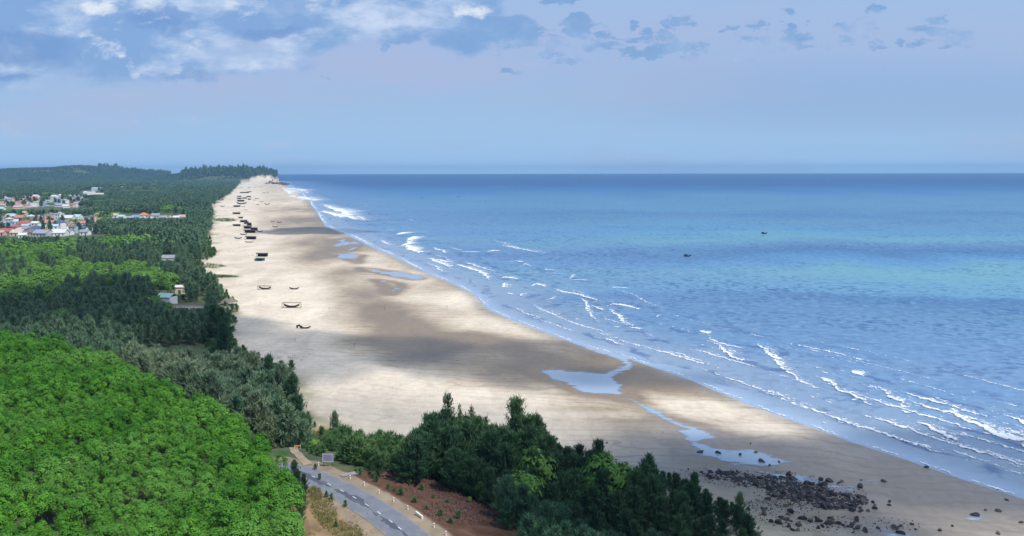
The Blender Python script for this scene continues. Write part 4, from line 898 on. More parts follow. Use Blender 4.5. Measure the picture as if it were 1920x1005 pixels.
# light crowns for the far woods, grown as extra variants of the same tree
far_c = [make_tree('casuarina_tree', crown_casuarina(s, 9, 2.9, 20, 4, 1.0, .12, 2, .8, 2.0), trunk_mb(7, .2, s, 0), CAS, BARK) for s in (71, 72)]
far_b = [make_tree('broadleaf_tree', crown_dome(s, 3.2, 5.4, 10, 12, 1.3, 1.2), trunk_mb(5, .2, s, 0), BRI, BARK) for s in (81,)]
def placed(pr, a_, b_, D, lb):
    root, ch = pr; p = at_depth(a_, b_, D); z = gz(p[0], p[1]); root.location = (p[0], p[1], z - .1); tag(root, lb, 'tree', None)
placed(far_c[0], 402, 388, 1560, 'lone casuarina at the corner of the far forest edge facing the beached boats'); placed(far_c[1], 190, 318, 5600, 'tallest single tree on the ridge of the far hill'); far_c[1][0].scale = (1.5, 1.5, 2.6)
placed(far_b[0], 275, 432, 930, 'light green rounded tree alone in the dark casuarina wood beyond the village')
def mass(name, label, rows, near_objs, far_objs, wide):
    far = rows[:, 1] > 620; rgk = np.random.default_rng(3)
    idx = np.where(far, len(near_objs) + rgk.integers(0, len(far_objs), len(rows)), rgk.integers(0, len(near_objs), len(rows)))
    hs = rows[:, 6] / 9.0; wd = np.maximum(hs, rows[:, 7] / 5.0) * wide
    forest(name, label, (np.stack([rows[:, 0], rows[:, 1], rows[:, 2] - .1], 1), np.stack([wd, wd, hs], 1), rgk.random(len(rows)) * 6.28), idx, near_objs + far_objs)
mass('casuarina_forest', 'blue-green casuarina forest stretching along the beach to the far hills', rc_, [p_[1] for p_ in KINDS_T['cas']['protos']], [[p_[1][0]] for p_ in far_c], 1.0)
nb_ = np.argsort(np.where(bri[:, 3] > -10, bri[:, 1], 1e9)); NB = 60
for i in nb_[:NB]:
    x, y, z, a_, b_, _, h, sp = bri[i]
    put_tree('bright', x, y, .95 * h / 6.0, 'sunlit yellow-green leafy tree scattered among the casuarinas beyond the near hill', 'tree', 'leafy trees among the forest behind the near hill', 1.05, z)
rb_ = bri[nb_[NB:]].copy(); rb_[:, 6] *= 1.05; rb_[:, 7] *= 1.25
mass('broadleaf_forest', 'light green broadleaf woodland in front of and around the village', rb_, [p_[1] for p_ in KINDS_T['bright']['protos']], [[p_[1][0]] for p_ in far_b], 1.0)
# low scrub along the top of the beach
X, Y = scatter(-330, -30, 190, 800, 3.2, rg); v = veg_s(X, Y); n_ = fbm(X / 8, Y / 8, 91); px, py = projv(X, Y, X * 0 + 2)
ok = (v > -5) & (v < 7) & (n_ > .50) & (Y > 225) & ~in_ell(px, py, [(350, 492, 60, 4), (370, 577, 60, 5)]); X, Y = X[ok], Y[ok]; Zt = terrain(X, Y); print('SCRUB', len(X))
sc_ = rg.uniform(.3, .62, len(X))
forest('beach_scrub', 'low scrub and young casuarinas along the top of the beach', (np.stack([X, Y, Zt - .1], 1), np.stack([sc_ * 2.0, sc_ * 2.0, sc_ * 1.5], 1), rg.random(len(X)) * 6.28), rg.integers(0, 3, len(X)), [[p_[1][0]] for p_ in KINDS_T['young']['protos']])

# ------------------------------------------------------------------ rocks
def rock_mesh(seed, flat=.55, sub=2):
    bm = bmesh.new(); bmesh.ops.create_icosphere(bm, subdivisions=sub, radius=.5); rg_ = random.Random(seed)
    pl = [(Vector((rg_.gauss(0, 1), rg_.gauss(0, 1), rg_.gauss(0, .8))).normalized(), rg_.uniform(.15, .36)) for _ in range(10)]
    for v in bm.verts:
        for n, d in pl:
            k = v.co.dot(n) - d
            if k > 0: v.co -= n * k * .92
        v.co.z *= flat * 1.2; v.co += Vector((rg_.uniform(-1, 1), rg_.uniform(-1, 1), rg_.uniform(-1, 1))) * .012
    me = bpy.data.meshes.new('rock'); bm.to_mesh(me); bm.free(); return me
def rockmat(name, c1, c2, sc=1.6):
    m, t, out = newmat(name); tc = t.new('ShaderNodeTexCoord').outputs['Object']; r = t.new('ShaderNodeObjectInfo').outputs['Random']
    c = t.mix(r, c1, c2); c = t.mix(t.mr(t.noise(tc, sc * 2, 6, .65), .42, .7), c, tuple(min(1, x * 2.1) for x in c1)); princ(t, out, c, .78, .3, t.bump(t.noise(tc, sc * 4, 6, .7), .6, .06)); return m
RK = rockmat('dark_rock', (.030, .028, .032), (.062, .056, .058)); RKB = rockmat('brown_rock', (.060, .050, .042), (.10, .085, .07)); RKR = rockmat('red_rock', (.070, .036, .028), (.10, .05, .034), .8)
rms = []
for s in range(7):
    me = rock_mesh(s, .5 + .12 * (s % 3)); me.materials.append(RK if s < 5 else RKB); rms.append(me)
def put_rock(x, y, size, label, group=None, mesh=None, name='boulder', sink=.12, asp=1.0, cat='boulder'):
    o = bpy.data.objects.new(name, mesh or random.choice(rms)); link(o); o.location = (x, y, gz(x, y) + size * (.22 - sink)); o.rotation_euler = (0, 0, random.random() * 6.28)
    o.scale = (size, size * asp, size * random.uniform(.8, 1.1)); tag(o, label, cat, group); return o
named = [(1428, 866, 16, 'pale-topped boulder standing in the tide pool, the lightest of the pool stones'), (1314, 849, 14, 'dark boulder at the upstream tip of the tide pool'), (1347, 850, 12, 'dark stone in the tide pool second from its upstream tip'), (1388, 854, 8, 'small upright stone in the middle of the tide pool'), (1443, 873, 8, 'dark stone low in the tide pool beyond the pale-topped boulder'), (1416, 849, 9, 'flat dark stone near the far edge of the tide pool'), (1461, 867, 8, 'last little stone before the tide pool narrows to a point'),
 (1539, 901, 12, 'round dark boulder at the end of the shallow runnel'), (1612, 914, 15, 'reddish boulder alone at the tip of the rock field runnel'), (1657, 903, 12, 'low dark boulder beside the thin strip of water'), (1668, 941, 10, 'single dark stone on bare grey sand past the boulder field'), (1737, 877, 9, 'small flat stone far out on the smooth wet sand'), (1828, 967, 18, 'large dark boulder sitting in its own round puddle'), (1847, 957, 8, 'little stone beside the boulder in the puddle'), (1872, 959, 12, 'flat dark stone on the sand near the frame edge'), (1887, 938, 9, 'small flat stone close to the water line'), (1915, 980, 10, 'dark stone at the very corner of the beach'),
 (1677, 991, 16, 'broad dark boulder on the lower edge by the white puddle'), (1690, 1001, 20, 'dark brown boulder cut by the bottom edge of the view'), (1762, 995, 12, 'pair-topped stone on the lower sand'), (1872, 1001, 12, 'stone at the lower edge nearest the sea'), (1440, 936, 14, 'round boulder lying apart below the dark rock field'), (1407, 832, 4, 'tiny stone on the sand bank'), (1138, 831, 6, 'lone pebble-like stone on the sand above the grove'), (1479, 887, 9, 'grey stone at the inflow of the runnel'), (1615, 901, 6, 'little stone just above the reddish boulder')]
for a_, b_, wpx, lb in named:
    p = hit(a_, b_); put_rock(p[0], p[1], wpx * p[1] / F * 1.15, lb)
# dense dark field + looser stones round it
def field(lst, n, smin, smax, label, group):
    c_ = 0
    for k in range(n):
        a_, b_, rx, ry = random.choices([q_[:4] for q_ in lst], [q_[4] for q_ in lst])[0]
        an = random.random() * 6.28; r_ = math.sqrt(random.random()); p = at(a_ + rx * r_ * math.cos(an), b_ + ry * r_ * math.sin(an), .5)
        put_rock(p[0], p[1], random.uniform(smin, smax) ** 1.0 * random.choice([.7, 1, 1, 1.35]), label, group, asp=random.uniform(.6, 1))
field([(1360, 893, 45, 9, 1.4), (1430, 903, 60, 13, 2.6), (1500, 922, 62, 17, 5.2), (1570, 938, 55, 16, 4.2), (1540, 905, 40, 8, .5), (1610, 952, 30, 6, .8)], 172, .85, 1.9, 'angular dark boulder in the crowded black rock field', 'boulders of the dark rock field')
field([(1450, 965, 60, 14, 2), (1500, 975, 60, 18, 2), (1570, 982, 45, 12, 2.4), (1390, 975, 40, 20, 1), (1470, 945, 60, 8, 1), (1640, 950, 60, 10, .5), (1730, 985, 60, 10, .8), (1340, 885, 60, 12, .8), (1480, 990, 80, 12, 1.5), (1600, 992, 70, 10, 1.2)], 98, .5, 1.5, 'scattered dark stone on the brown sand below the rock field', 'stones scattered below the rock field')
def stones(name, label, lst, n, smin, smax, mat, kind='stuff', zf=None, z=.5, flat=.55):
    me0 = [rock_mesh(100 + s, flat, 1) for s in range(4)]; arr = []
    for m in me0:
        v = np.array([vv.co[:] for vv in m.vertices]); f = np.array([p_.vertices[:] for p_ in m.polygons]); arr.append((v, f))
    VV = []; FF = []; nv = 0
    for k in range(n):
        a_, b_, rx, ry = random.choices([q_[:4] for q_ in lst], [q_[4] for q_ in lst])[0]
        an = random.random() * 6.28; r_ = math.sqrt(random.random()); p = zf(a_ + rx * r_ * math.cos(an), b_ + ry * r_ * math.sin(an)) if zf else at(a_ + rx * r_ * math.cos(an), b_ + ry * r_ * math.sin(an), z)
        if p is None: continue
        s = smin * (smax / smin) ** random.random(); v, f = random.choice(arr); c_, s2 = math.cos(an * 5), math.sin(an * 5)
        zz = gz(p[0], p[1]); VV.append(np.stack([(v[:, 0] * c_ - v[:, 1] * s2) * s + p[0], (v[:, 0] * s2 + v[:, 1] * c_) * s + p[1], v[:, 2] * s + zz + s * .08], 1)); FF.append(f + nv); nv += len(v)
    o = mesh_np(name, np.vstack(VV), np.vstack(FF), mat); tag(o, label, None, None, kind); return o
stones('beach_pebbles', 'small dark stones and rubble strewn over the brown sand', [(1430, 900, 110, 18, 3), (1520, 930, 110, 26, 4), (1450, 965, 90, 30, 3), (1600, 985, 130, 18, 2.2), (1340, 890, 70, 18, 1.2), (1450, 945, 60, 10, 2)], 2600, .12, .5, RK)
stones('dark_cobbles', 'dark broken stones packed between the boulders of the rock field', [(1360, 893, 45, 9, 1.4), (1430, 903, 60, 13, 2.6), (1500, 922, 64, 17, 5.2), (1570, 938, 58, 16, 4.2)], 1500, .35, .95, RK)
stones('pale_rubble', 'pale broken shells and pebbles between the dark boulders', [(1440, 955, 60, 14, 3), (1560, 985, 60, 9, 3), (1420, 985, 40, 16, 1), (1500, 940, 60, 14, 1)], 900, .10, .32, simple('pale_stone', (.42, .38, .34), .85, .1))
stones('red_rubble', 'reddish broken rock covering the bank between road and grove', [(760, 908, 70, 14, 2), (820, 930, 70, 20, 3), (880, 965, 60, 30, 3), (850, 985, 60, 25, 2), (720, 895, 40, 8, 1)], 5200, .20, .85, RKR, zf=lambda a, b: (lambda p: p if pdist(np.array([p[0]]), np.array([p[1]]), road)[0][0] > 5.1 else None)(at(a, b, 9 if b > 900 else 10)), flat=.8)
stones('bank_gravel', 'loose brown gravel on the cut bank left of the road', [(620, 965, 50, 30, 2), (600, 930, 20, 20, 1), (650, 985, 50, 20, 1)], 900, .08, .35, rockmat('bank_stone', (.22, .15, .09), (.30, .21, .13)), zf=lambda a, b: at(a, b, 13), flat=.8)

stones('beach_debris', 'driftwood scraps and dark litter along the tide lines of the sand', [(470, 560, 60, 60, 2), (520, 640, 100, 40, 1.5), (700, 760, 180, 40, 1.5), (480, 500, 60, 40, 1.5), (600, 700, 120, 30, 1), (1150, 800, 120, 40, .8), (900, 740, 200, 30, 1), (440, 440, 30, 40, 1)], 520, .12, .42, simple('driftwood', (.10, .08, .065), .9, .05), flat=.5)

# ------------------------------------------------------------------ grass
def blades(name, label, lst, n, h, mat, z=2.0, bunch=7):
    C = []; Dv = []; W = []; T = []
    for k in range(n):
        a_, b_, rx, ry = random.choices([q_[:4] for q_ in lst], [q_[4] for q_ in lst])[0]
        an = random.random() * 6.28; r_ = math.sqrt(random.random()); p = at(a_ + rx * r_ * math.cos(an), b_ + ry * r_ * math.sin(an), z); zz = gz(p[0], p[1])
        s = p[1] / 200.0
        for j in range(bunch):
            hh = h * random.uniform(.5, 1.2) * (.6 + .4 * s); d = np.array([random.gauss(0, .45), random.gauss(0, .45), 1.0]); d = d / np.linalg.norm(d) * hh
            C.append(np.array([p[0] + random.gauss(0, .28 * s), p[1] + random.gauss(0, .28 * s), zz]) + d * .45); Dv.append(d); W.append(.10 * (.5 + .6 * s)); T.append(random.random())
    V, Fq, To = leaves(np.array(C), np.array(Dv), np.array(W), np.array(T), rng); o = mesh_np(name, V, Fq, mat, None, False, {'tone': To}); tag(o, label, None, None, 'stuff')
GRD = leafmat('dry_grass', (.30, .25, .10), (.20, .20, .07), None, .3); GRG = leafmat('green_grass', (.11, .16, .045), (.15, .20, .05), None, .3)
blades('dry_grass', 'dry yellow grass where the road meets the sand and on the brown bank', [(600, 800, 40, 10, 2), (560, 835, 16, 10, .6), (600, 860, 20, 6, .6), (690, 868, 30, 8, .6), (610, 815, 60, 12, 1)], 1100, .6, GRD, 4.5)
blades('bank_grass', 'tufts of dry and green grass on the cut bank beside the road', [(605, 950, 24, 34, 2), (640, 985, 40, 22, 2), (590, 915, 12, 16, 1)], 900, .45, GRD, 13.2)
blades('dune_grass', 'low green grass creeping over the top of the beach', [(405, 517, 44, 2.5, 1.6), (395, 540, 22, 9, 1.5), (400, 590, 22, 16, 1.4), (380, 498, 40, 5, 1), (422, 412, 20, 3, .8), (545, 668, 34, 5, .05), (470, 680, 20, 6, .3)], 1300, .55, GRG, 2.2)

# ------------------------------------------------------------------ houses
RC = dict(navy=(.085, .12, .22), salmon=(.46, .20, .16), red=(.38, .12, .09), orange=(.50, .21, .11), teal=(.38, .56, .52), grey=(.26, .27, .29), lavender=(.30, .31, .40), white=(.58, .58, .57), cream=(.52, .45, .36), brown=(.20, .15, .13), blue=(.16, .27, .44), pink=(.48, .32, .29), paleblue=(.42, .52, .60), green=(.22, .42, .30))
RNAME = dict(navy='dark blue', paleblue='pale blue', salmon='salmon pink', teal='pale teal', lavender='lavender grey')
RM = {k: simple('roof_' + k, v, .8, .2, .22, .5, tuple(x * .6 for x in v)) for k, v in RC.items()}
WC = dict(white=(.74, .74, .73), cream=(.62, .54, .42), blue=(.40, .50, .62), pink=(.58, .42, .37), grey=(.45, .45, .44))
WM = {k: simple('wall_' + k, v, .85, .1, .10, .5, tuple(x * .72 for x in v)) for k, v in WC.items()}
WIN = simple('window_glass', (.035, .045, .06), .15, .5, .1); DOOR = simple('door_wood', (.12, .07, .045), .6, .2); FRM = simple('window_frame', (.55, .55, .52), .6, .2, .05)
def house(x, y, w, d, st, roof, rc, wc, detail, rz):
    root = empty('house', (x, y, gz(x, y) - .1), rz); h = 3.3 * st; mb = MB().box(-w / 2, w / 2, -d / 2, d / 2, 0, h)
    rh = min(w, d) * .27; e = .45
    if roof == 'gable':
        mb.add([(-w / 2, -d / 2, h), (-w / 2, d / 2, h), (-w / 2, 0, h + rh)], [(0, 2, 1)]); mb.add([(w / 2, -d / 2, h), (w / 2, d / 2, h), (w / 2, 0, h + rh)], [(0, 1, 2)])
        r = MB()
        for s in (-1, 1):
            o = [(-w / 2 - e, s * (d / 2 + e), h - e * rh / (d / 2)), (w / 2 + e, s * (d / 2 + e), h - e * rh / (d / 2)), (w / 2 + e, 0, h + rh), (-w / 2 - e, 0, h + rh)]
            r.add([(a, b, c + .04) for a, b, c in o] + [(a, b, c + .22) for a, b, c in o], [(0, 1, 2, 3), (7, 6, 5, 4), (0, 4, 5, 1), (1, 5, 6, 2), (2, 6, 7, 3), (3, 7, 4, 0)])
        r.tube([(-w / 2 - e, 0, h + rh + .2), (w / 2 + e, 0, h + rh + .2)], .16, 5)
    elif roof == 'hip':
        r = MB(); k = min(w, d) / 2 * .95; o = [(-w / 2 - e, -d / 2 - e, h), (w / 2 + e, -d / 2 - e, h), (w / 2 + e, d / 2 + e, h), (-w / 2 - e, d / 2 + e, h)]
        if w >= d: rd_ = [(-w / 2 + k, 0, h + rh * 1.15), (w / 2 - k, 0, h + rh * 1.15)]
        else: rd_ = [(0, -d / 2 + k, h + rh * 1.15), (0, d / 2 - k, h + rh * 1.15)]
        r.add([(a, b, c + .03) for a, b, c in o] + [(a, b, c + .2) for a, b, c in o] + [(a, b, c + .2) for a, b, c in rd_],
              [(3, 2, 1, 0), (0, 1, 5, 4), (1, 2, 6, 5), (2, 3, 7, 6), (3, 0, 4, 7)] + ([(4, 5, 9, 8), (5, 6, 9), (6, 7, 8, 9), (7, 4, 8)] if w >= d else [(4, 5, 8), (5, 6, 9, 8), (6, 7, 9), (7, 4, 8, 9)]))
    else:
        r = MB().box(-w / 2 - .3, w / 2 + .3, -d / 2 - .3, d / 2 + .3, h, h + .25)
        for q_ in ((-w / 2 - .3, w / 2 + .3, -d / 2 - .3, -d / 2 - .1), (-w / 2 - .3, w / 2 + .3, d / 2 + .1, d / 2 + .3), (-w / 2 - .3, -w / 2 - .1, -d / 2 - .1, d / 2 + .1), (w / 2 + .1, w / 2 + .3, -d / 2 - .1, d / 2 + .1)): r.box(*q_, h + .25, h + .8)
        r.box(w * .1, w * .35, -d * .2, d * .2, h + .25, h + 2.3)
    mb.build('wall', WM[wc], root); r.build('roof', RM[rc], root)
    if detail:
        n = max(2, int(w / 3.0))
        for s_ in range(st):
            for i in range(n):
                if s_ == 0 and i == n // 2: continue
                cx = -w / 2 + w * (i + .5) / n; z = s_ * 3.3 + 1.0
                f = MB().box(cx - .62, cx + .62, -d / 2 - .06, -d / 2 - .003, z - .1, z + 1.5).build('window', FRM, root)
                MB().box(cx - .5, cx + .5, -d / 2 - .085, -d / 2 - .062, z, z + 1.4).build('pane', WIN, f)
        MB().box(-w / 2 + w * (n // 2 + .5) / n - .55, -w / 2 + w * (n // 2 + .5) / n + .55, -d / 2 - .05, -d / 2 - .003, .1, 2.4).build('door', DOOR, root)
    return root
HN = []
def hz(lst, ox, oy, k, cl, detail):
    for q_ in lst:
        a_, b_, wz, roof, rc, wc, st = q_; HN.append((ox + a_ / k, oy + b_ / k, wz / k, roof, rc, wc, st, cl, detail))
hz([(20, 505, 70, 'hip', 'navy', 'grey', 1), (145, 505, 80, 'gable', 'paleblue', 'blue', 2), (262, 535, 95, 'gable', 'salmon', 'pink', 2), (350, 585, 160, 'gable', 'red', 'white', 1), (480, 565, 95, 'flat', 'pink', 'pink', 2), (640, 530, 78, 'flat', 'pink', 'pink', 3), (757, 520, 90, 'flat', 'white', 'white', 3), (880, 545, 130, 'gable', 'white', 'cream', 2), (985, 490, 110, 'gable', 'paleblue', 'white', 1), (1065, 520, 95, 'gable', 'green', 'white', 1),
    (1000, 575, 120, 'hip', 'salmon', 'white', 1), (1120, 560, 120, 'hip', 'red', 'cream', 1), (1185, 520, 85, 'gable', 'teal', 'white', 1), (1262, 495, 60, 'hip', 'orange', 'white', 2), (1310, 520, 70, 'hip', 'orange', 'cream', 1), (772, 610, 108, 'hip', 'navy', 'white', 2), (640, 570, 170, 'gable', 'salmon', 'cream', 1), (600, 630, 140, 'gable', 'teal', 'grey', 1), (475, 660, 175, 'hip', 'navy', 'grey', 1), (285, 655, 180, 'gable', 'grey', 'white', 1),
    (155, 625, 140, 'gable', 'blue', 'white', 1), (80, 580, 100, 'gable', 'lavender', 'grey', 1), (25, 615, 70, 'gable', 'red', 'cream', 1), (95, 690, 150, 'gable', 'red', 'pink', 1), (240, 705, 130, 'gable', 'cream', 'cream', 1), (405, 705, 130, 'hip', 'brown', 'grey', 1), (560, 712, 170, 'gable', 'lavender', 'grey', 1), (1010, 640, 190, 'hip', 'navy', 'blue', 1), (1100, 690, 90, 'gable', 'grey', 'white', 1), (905, 620, 70, 'flat', 'cream', 'cream', 2),
    (770, 705, 150, 'gable', 'white', 'white', 1), (1180, 625, 95, 'gable', 'lavender', 'white', 1), (1190, 670, 110, 'gable', 'paleblue', 'white', 1), (880, 690, 90, 'gable', 'grey', 'white', 1), (300, 735, 80, 'gable', 'white', 'white', 1), (420, 600, 90, 'gable', 'grey', 'white', 1), (1060, 600, 80, 'gable', 'cream', 'white', 1), (20, 700, 70, 'gable', 'pink', 'pink', 1), (700, 640, 80, 'gable', 'grey', 'cream', 1)], 0, 340, 6.857, 'near village', True)
hz([(740, 180, 75, 'gable', 'cream', 'white', 1), (705, 225, 55, 'flat', 'white', 'white', 1), (930, 215, 60, 'gable', 'lavender', 'white', 1), (1000, 205, 80, 'gable', 'blue', 'white', 1), (1090, 180, 90, 'hip', 'orange', 'white', 1), (1150, 185, 45, 'hip', 'red', 'white', 1), (1230, 180, 80, 'gable', 'grey', 'blue', 1), (1330, 200, 60, 'gable', 'grey', 'white', 1), (1390, 210, 60, 'flat', 'white', 'white', 1), (1480, 205, 60, 'gable', 'white', 'white', 1), (1560, 195, 80, 'gable', 'pink', 'white', 1), (1640, 188, 50, 'gable', 'white', 'white', 1), (830, 195, 60, 'gable', 'teal', 'white', 1)], 100, 380, 6.4, 'roadside row east of the near village', True)
hz([(30, 600, 60, 'gable', 'salmon', 'white', 1), (20, 668, 60, 'gable', 'teal', 'white', 1), (70, 508, 60, 'gable', 'pink', 'white', 1), (130, 520, 60, 'gable', 'cream', 'white', 1), (258, 505, 70, 'gable', 'pink', 'white', 1), (165, 565, 65, 'hip', 'red', 'cream', 1), (232, 550, 80, 'hip', 'orange', 'white', 1), (305, 530, 80, 'gable', 'orange', 'cream', 1), (360, 545, 70, 'hip', 'orange', 'white', 1), (205, 605, 90, 'gable', 'red', 'pink', 1), (285, 590, 90, 'gable', 'salmon', 'pink', 1), (365, 610, 100, 'gable', 'lavender', 'grey', 1), (430, 512, 60, 'gable', 'white', 'white', 1), (440, 612, 60, 'flat', 'white', 'white', 2), (230, 650, 90, 'gable', 'pink', 'cream', 1), (120, 622, 80, 'gable', 'cream', 'cream', 1),
    (560, 605, 120, 'gable', 'lavender', 'white', 1), (600, 582, 110, 'gable', 'grey', 'blue', 1), (695, 590, 60, 'hip', 'navy', 'white', 2), (760, 588, 100, 'flat', 'white', 'white', 2), (640, 620, 90, 'gable', 'grey', 'grey', 1), (725, 625, 80, 'gable', 'lavender', 'white', 1), (800, 640, 55, 'gable', 'white', 'white', 1), (870, 628, 90, 'hip', 'red', 'pink', 1), (930, 622, 60, 'gable', 'pink', 'white', 1), (985, 618, 90, 'gable', 'lavender', 'white', 1), (1090, 622, 100, 'gable', 'paleblue', 'white', 1), (950, 562, 60, 'gable', 'white', 'white', 1), (900, 515, 110, 'gable', 'pink', 'white', 1), (1100, 490, 75, 'flat', 'white', 'white', 3), (1165, 430, 110, 'gable', 'paleblue', 'white', 2), (1195, 490, 80, 'gable', 'cream', 'white', 1), (1040, 468, 55, 'gable', 'white', 'white', 1), (570, 430, 60, 'gable', 'pink', 'white', 1), (550, 478, 60, 'hip', 'red', 'pink', 1), (740, 505, 50, 'gable', 'white', 'white', 1)], 0, 290, 6.4, 'farther village', False)
hz([(1480, 408, 40, 'gable', 'white', 'white', 1), (1650, 402, 90, 'gable', 'lavender', 'white', 1), (1765, 405, 60, 'gable', 'white', 'white', 1), (1510, 478, 70, 'gable', 'pink', 'white', 1), (1640, 465, 80, 'gable', 'grey', 'white', 1), (1820, 475, 60, 'gable', 'cream', 'white', 1), (1860, 352, 50, 'gable', 'white', 'white', 1), (900, 362, 60, 'gable', 'white', 'white', 1), (1000, 368, 70, 'gable', 'paleblue', 'white', 1), (440, 335, 90, 'gable', 'pink', 'pink', 1), (520, 352, 50, 'gable', 'white', 'white', 1), (180, 352, 60, 'gable', 'lavender', 'white', 1), (2040, 470, 60, 'gable', 'pink', 'white', 1), (2180, 440, 60, 'gable', 'white', 'white', 1), (2460, 352, 70, 'gable', 'white', 'white', 1), (2700, 345, 50, 'gable', 'white', 'white', 1), (2330, 380, 60, 'gable', 'orange', 'white', 1)], 0, 290, 6.4, 'woods below the far hills', False)
rv = random.Random(12)
for cl, det, nn_, (x0_, x1_, y0_, y1_) in (('near village', True, 30, (0, 192, 408, 440)), ('farther village', False, 34, (0, 170, 372, 390))):
    for k in range(nn_):
        cx_ = rv.uniform(x0_, x1_); by_ = rv.uniform(y0_, y1_)
        if min(abs(h_[0] - cx_) / 7 + abs(h_[1] - by_) / 2.5 for h_ in HN if h_[7] == cl) < 1.0: continue
        HN.append((cx_, by_, rv.uniform(8, 14) * (1 if det else .8), rv.choice(['gable', 'gable', 'hip', 'flat']), rv.choice(['salmon', 'red', 'navy', 'grey', 'lavender', 'cream', 'brown', 'white', 'paleblue', 'orange']), rv.choice(['white', 'white', 'cream', 'blue', 'pink']), rv.choice([1, 1, 2]), cl, det))
ORD = ['first', 'second', 'third', 'fourth', 'fifth', 'sixth', 'seventh', 'eighth', 'ninth', 'tenth', 'eleventh', 'twelfth', 'thirteenth', 'fourteenth', 'fifteenth', 'sixteenth']
from collections import defaultdict
gq = defaultdict(list)
for i, h_ in enumerate(HN): gq[(h_[3], h_[4], h_[7])].append(i)
for v in gq.values(): v.sort(key=lambda i: HN[i][0])
for i, (a_, b_, wpx, roof, rc, wc, st, cl, detail) in enumerate(HN):
    zb = 4.2; p = at(a_, b_, zb)
    if cl.startswith('woods'): p = hit(a_, b_)
    D = p[1]; wd = max(6.5, wpx * D / F * 1.15); dp = min(wd * .9, 11) if roof != 'flat' else min(wd * .9, 8)
    y = D + dp / 2; k = gq[(roof, rc, cl)]; rn = RNAME.get(rc, rc)
    roof = roof; cs_ = {"near village": "near village", "farther village": "farther village", "roadside row east of the near village": "row right of village", "woods below the far hills": "far woods"}[cl]; lb = f"{wc} house, {rn} {roof} roof, in the {cs_}"
    if len(k) > 1: lb += f", {ORD[k.index(i)]} such from the left"
    rt = house(p[0] * y / D, y, wd, dp, st, roof, rc, wc, detail, rng.uniform(-.25, .25)); tag(rt, lb, 'house', 'houses of the ' + cl)
# sheds near the beach
def shed(px, py, wpx, depth, h, rc, wc, label, roof='gable', name='shed', rz=0.0, zb=None):
    p = hit(px, py) if zb is None else at(px, py, zb); D = p[1]; wd = wpx * D / F
    r0 = empty(name, (p[0], D + depth / 2, gz(p[0], D + depth / 2) - .1), rz); w, d = wd, depth
    MB().box(-w / 2 + .3, w / 2 - .3, -d / 2 + .3, d / 2 - .3, 0, h).build('wall', WM[wc], r0)
    r = MB(); rh = d * .22
    for s in (-1, 1):
        o = [(-w / 2, s * d / 2, h - .05), (w / 2, s * d / 2, h - .05), (w / 2, 0, h + rh), (-w / 2, 0, h + rh)]
        r.add([(a, b, c + .02) for a, b, c in o] + [(a, b, c + .15) for a, b, c in o], [(0, 1, 2, 3), (7, 6, 5, 4), (0, 4, 5, 1), (1, 5, 6, 2), (2, 6, 7, 3), (3, 7, 4, 0)])
    r.build('roof', RM[rc], r0); MB().box(-.6, .6, -d / 2 + .22, -d / 2 + .297, .1, 2.2).build('door', DOOR, r0); tag(r0, label, 'shed'); return r0
shed(308, 573, 30, 7, 3.9, 'teal', 'white', 'long shed with a pale turquoise roof among the trees by the beach', rz=-.18)
shed(314, 492, 27, 8, 3.0, 'grey', 'grey', 'pale grey-roofed shed at the end of the sandy lane', rz=-.05)
shed(336, 552, 20, 4, 3.6, 'white', 'cream', 'small white roof half hidden by trees near the thatched hut', rz=.05)
shed(296, 476, 14, 5, 3.4, 'white', 'white', 'little white roof between light green trees before the sandy lane')
shed(155, 470, 8, 5, 4.0, 'white', 'white', 'tiny white-roofed shed in the leafy trees below the village')
THA = simple('thatch', (.20, .17, .14), .95, .05, .4, 2.5, (.10, .085, .07)); DW = simple('dark_wood', (.045, .035, .035), .85, .1, .3, 2); BW = simple('bleached_wood', (.30, .26, .22), .9, .05, .3, 2)
p = hit(425, 574); r0 = empty('thatched_hut', (p[0], p[1] + 4, gz(p[0], p[1] + 4) - .1))
cn = []; fcs = []
for k in range(20):
    g_ = 2 * math.pi * k / 20; j_ = random.uniform(.92, 1.08); cn.append((4.2 * j_ * math.cos(g_), 3.6 * j_ * math.sin(g_), 1.7 + random.uniform(-.12, .1)))
for k in range(20):
    g_ = 2 * math.pi * k / 20; cn.append((1.9 * math.cos(g_), .9 * math.sin(g_), 3.3 + random.uniform(-.1, .1)))
cn += [(-1.2, 0, 3.95), (1.2, 0, 3.95)]
for k in range(20):
    fcs.append((k, (k + 1) % 20, 20 + (k + 1) % 20, 20 + k)); fcs.append((20 + k, 20 + (k + 1) % 20, 41 if -5 <= ((k + 5) % 20) - 5 < 5 else 40))
mesh_np('roof', np.array(cn), fcs, THA, r0)
for k in range(6):
    g_ = k * 1.047; MB().tube([(3.4 * math.cos(g_), 2.8 * math.sin(g_), -.2), (3.4 * math.cos(g_), 2.8 * math.sin(g_), 2.1)], .10).build('post', DW, r0)
tag(r0, 'round grey thatched hut where the trees meet the beach', 'hut')
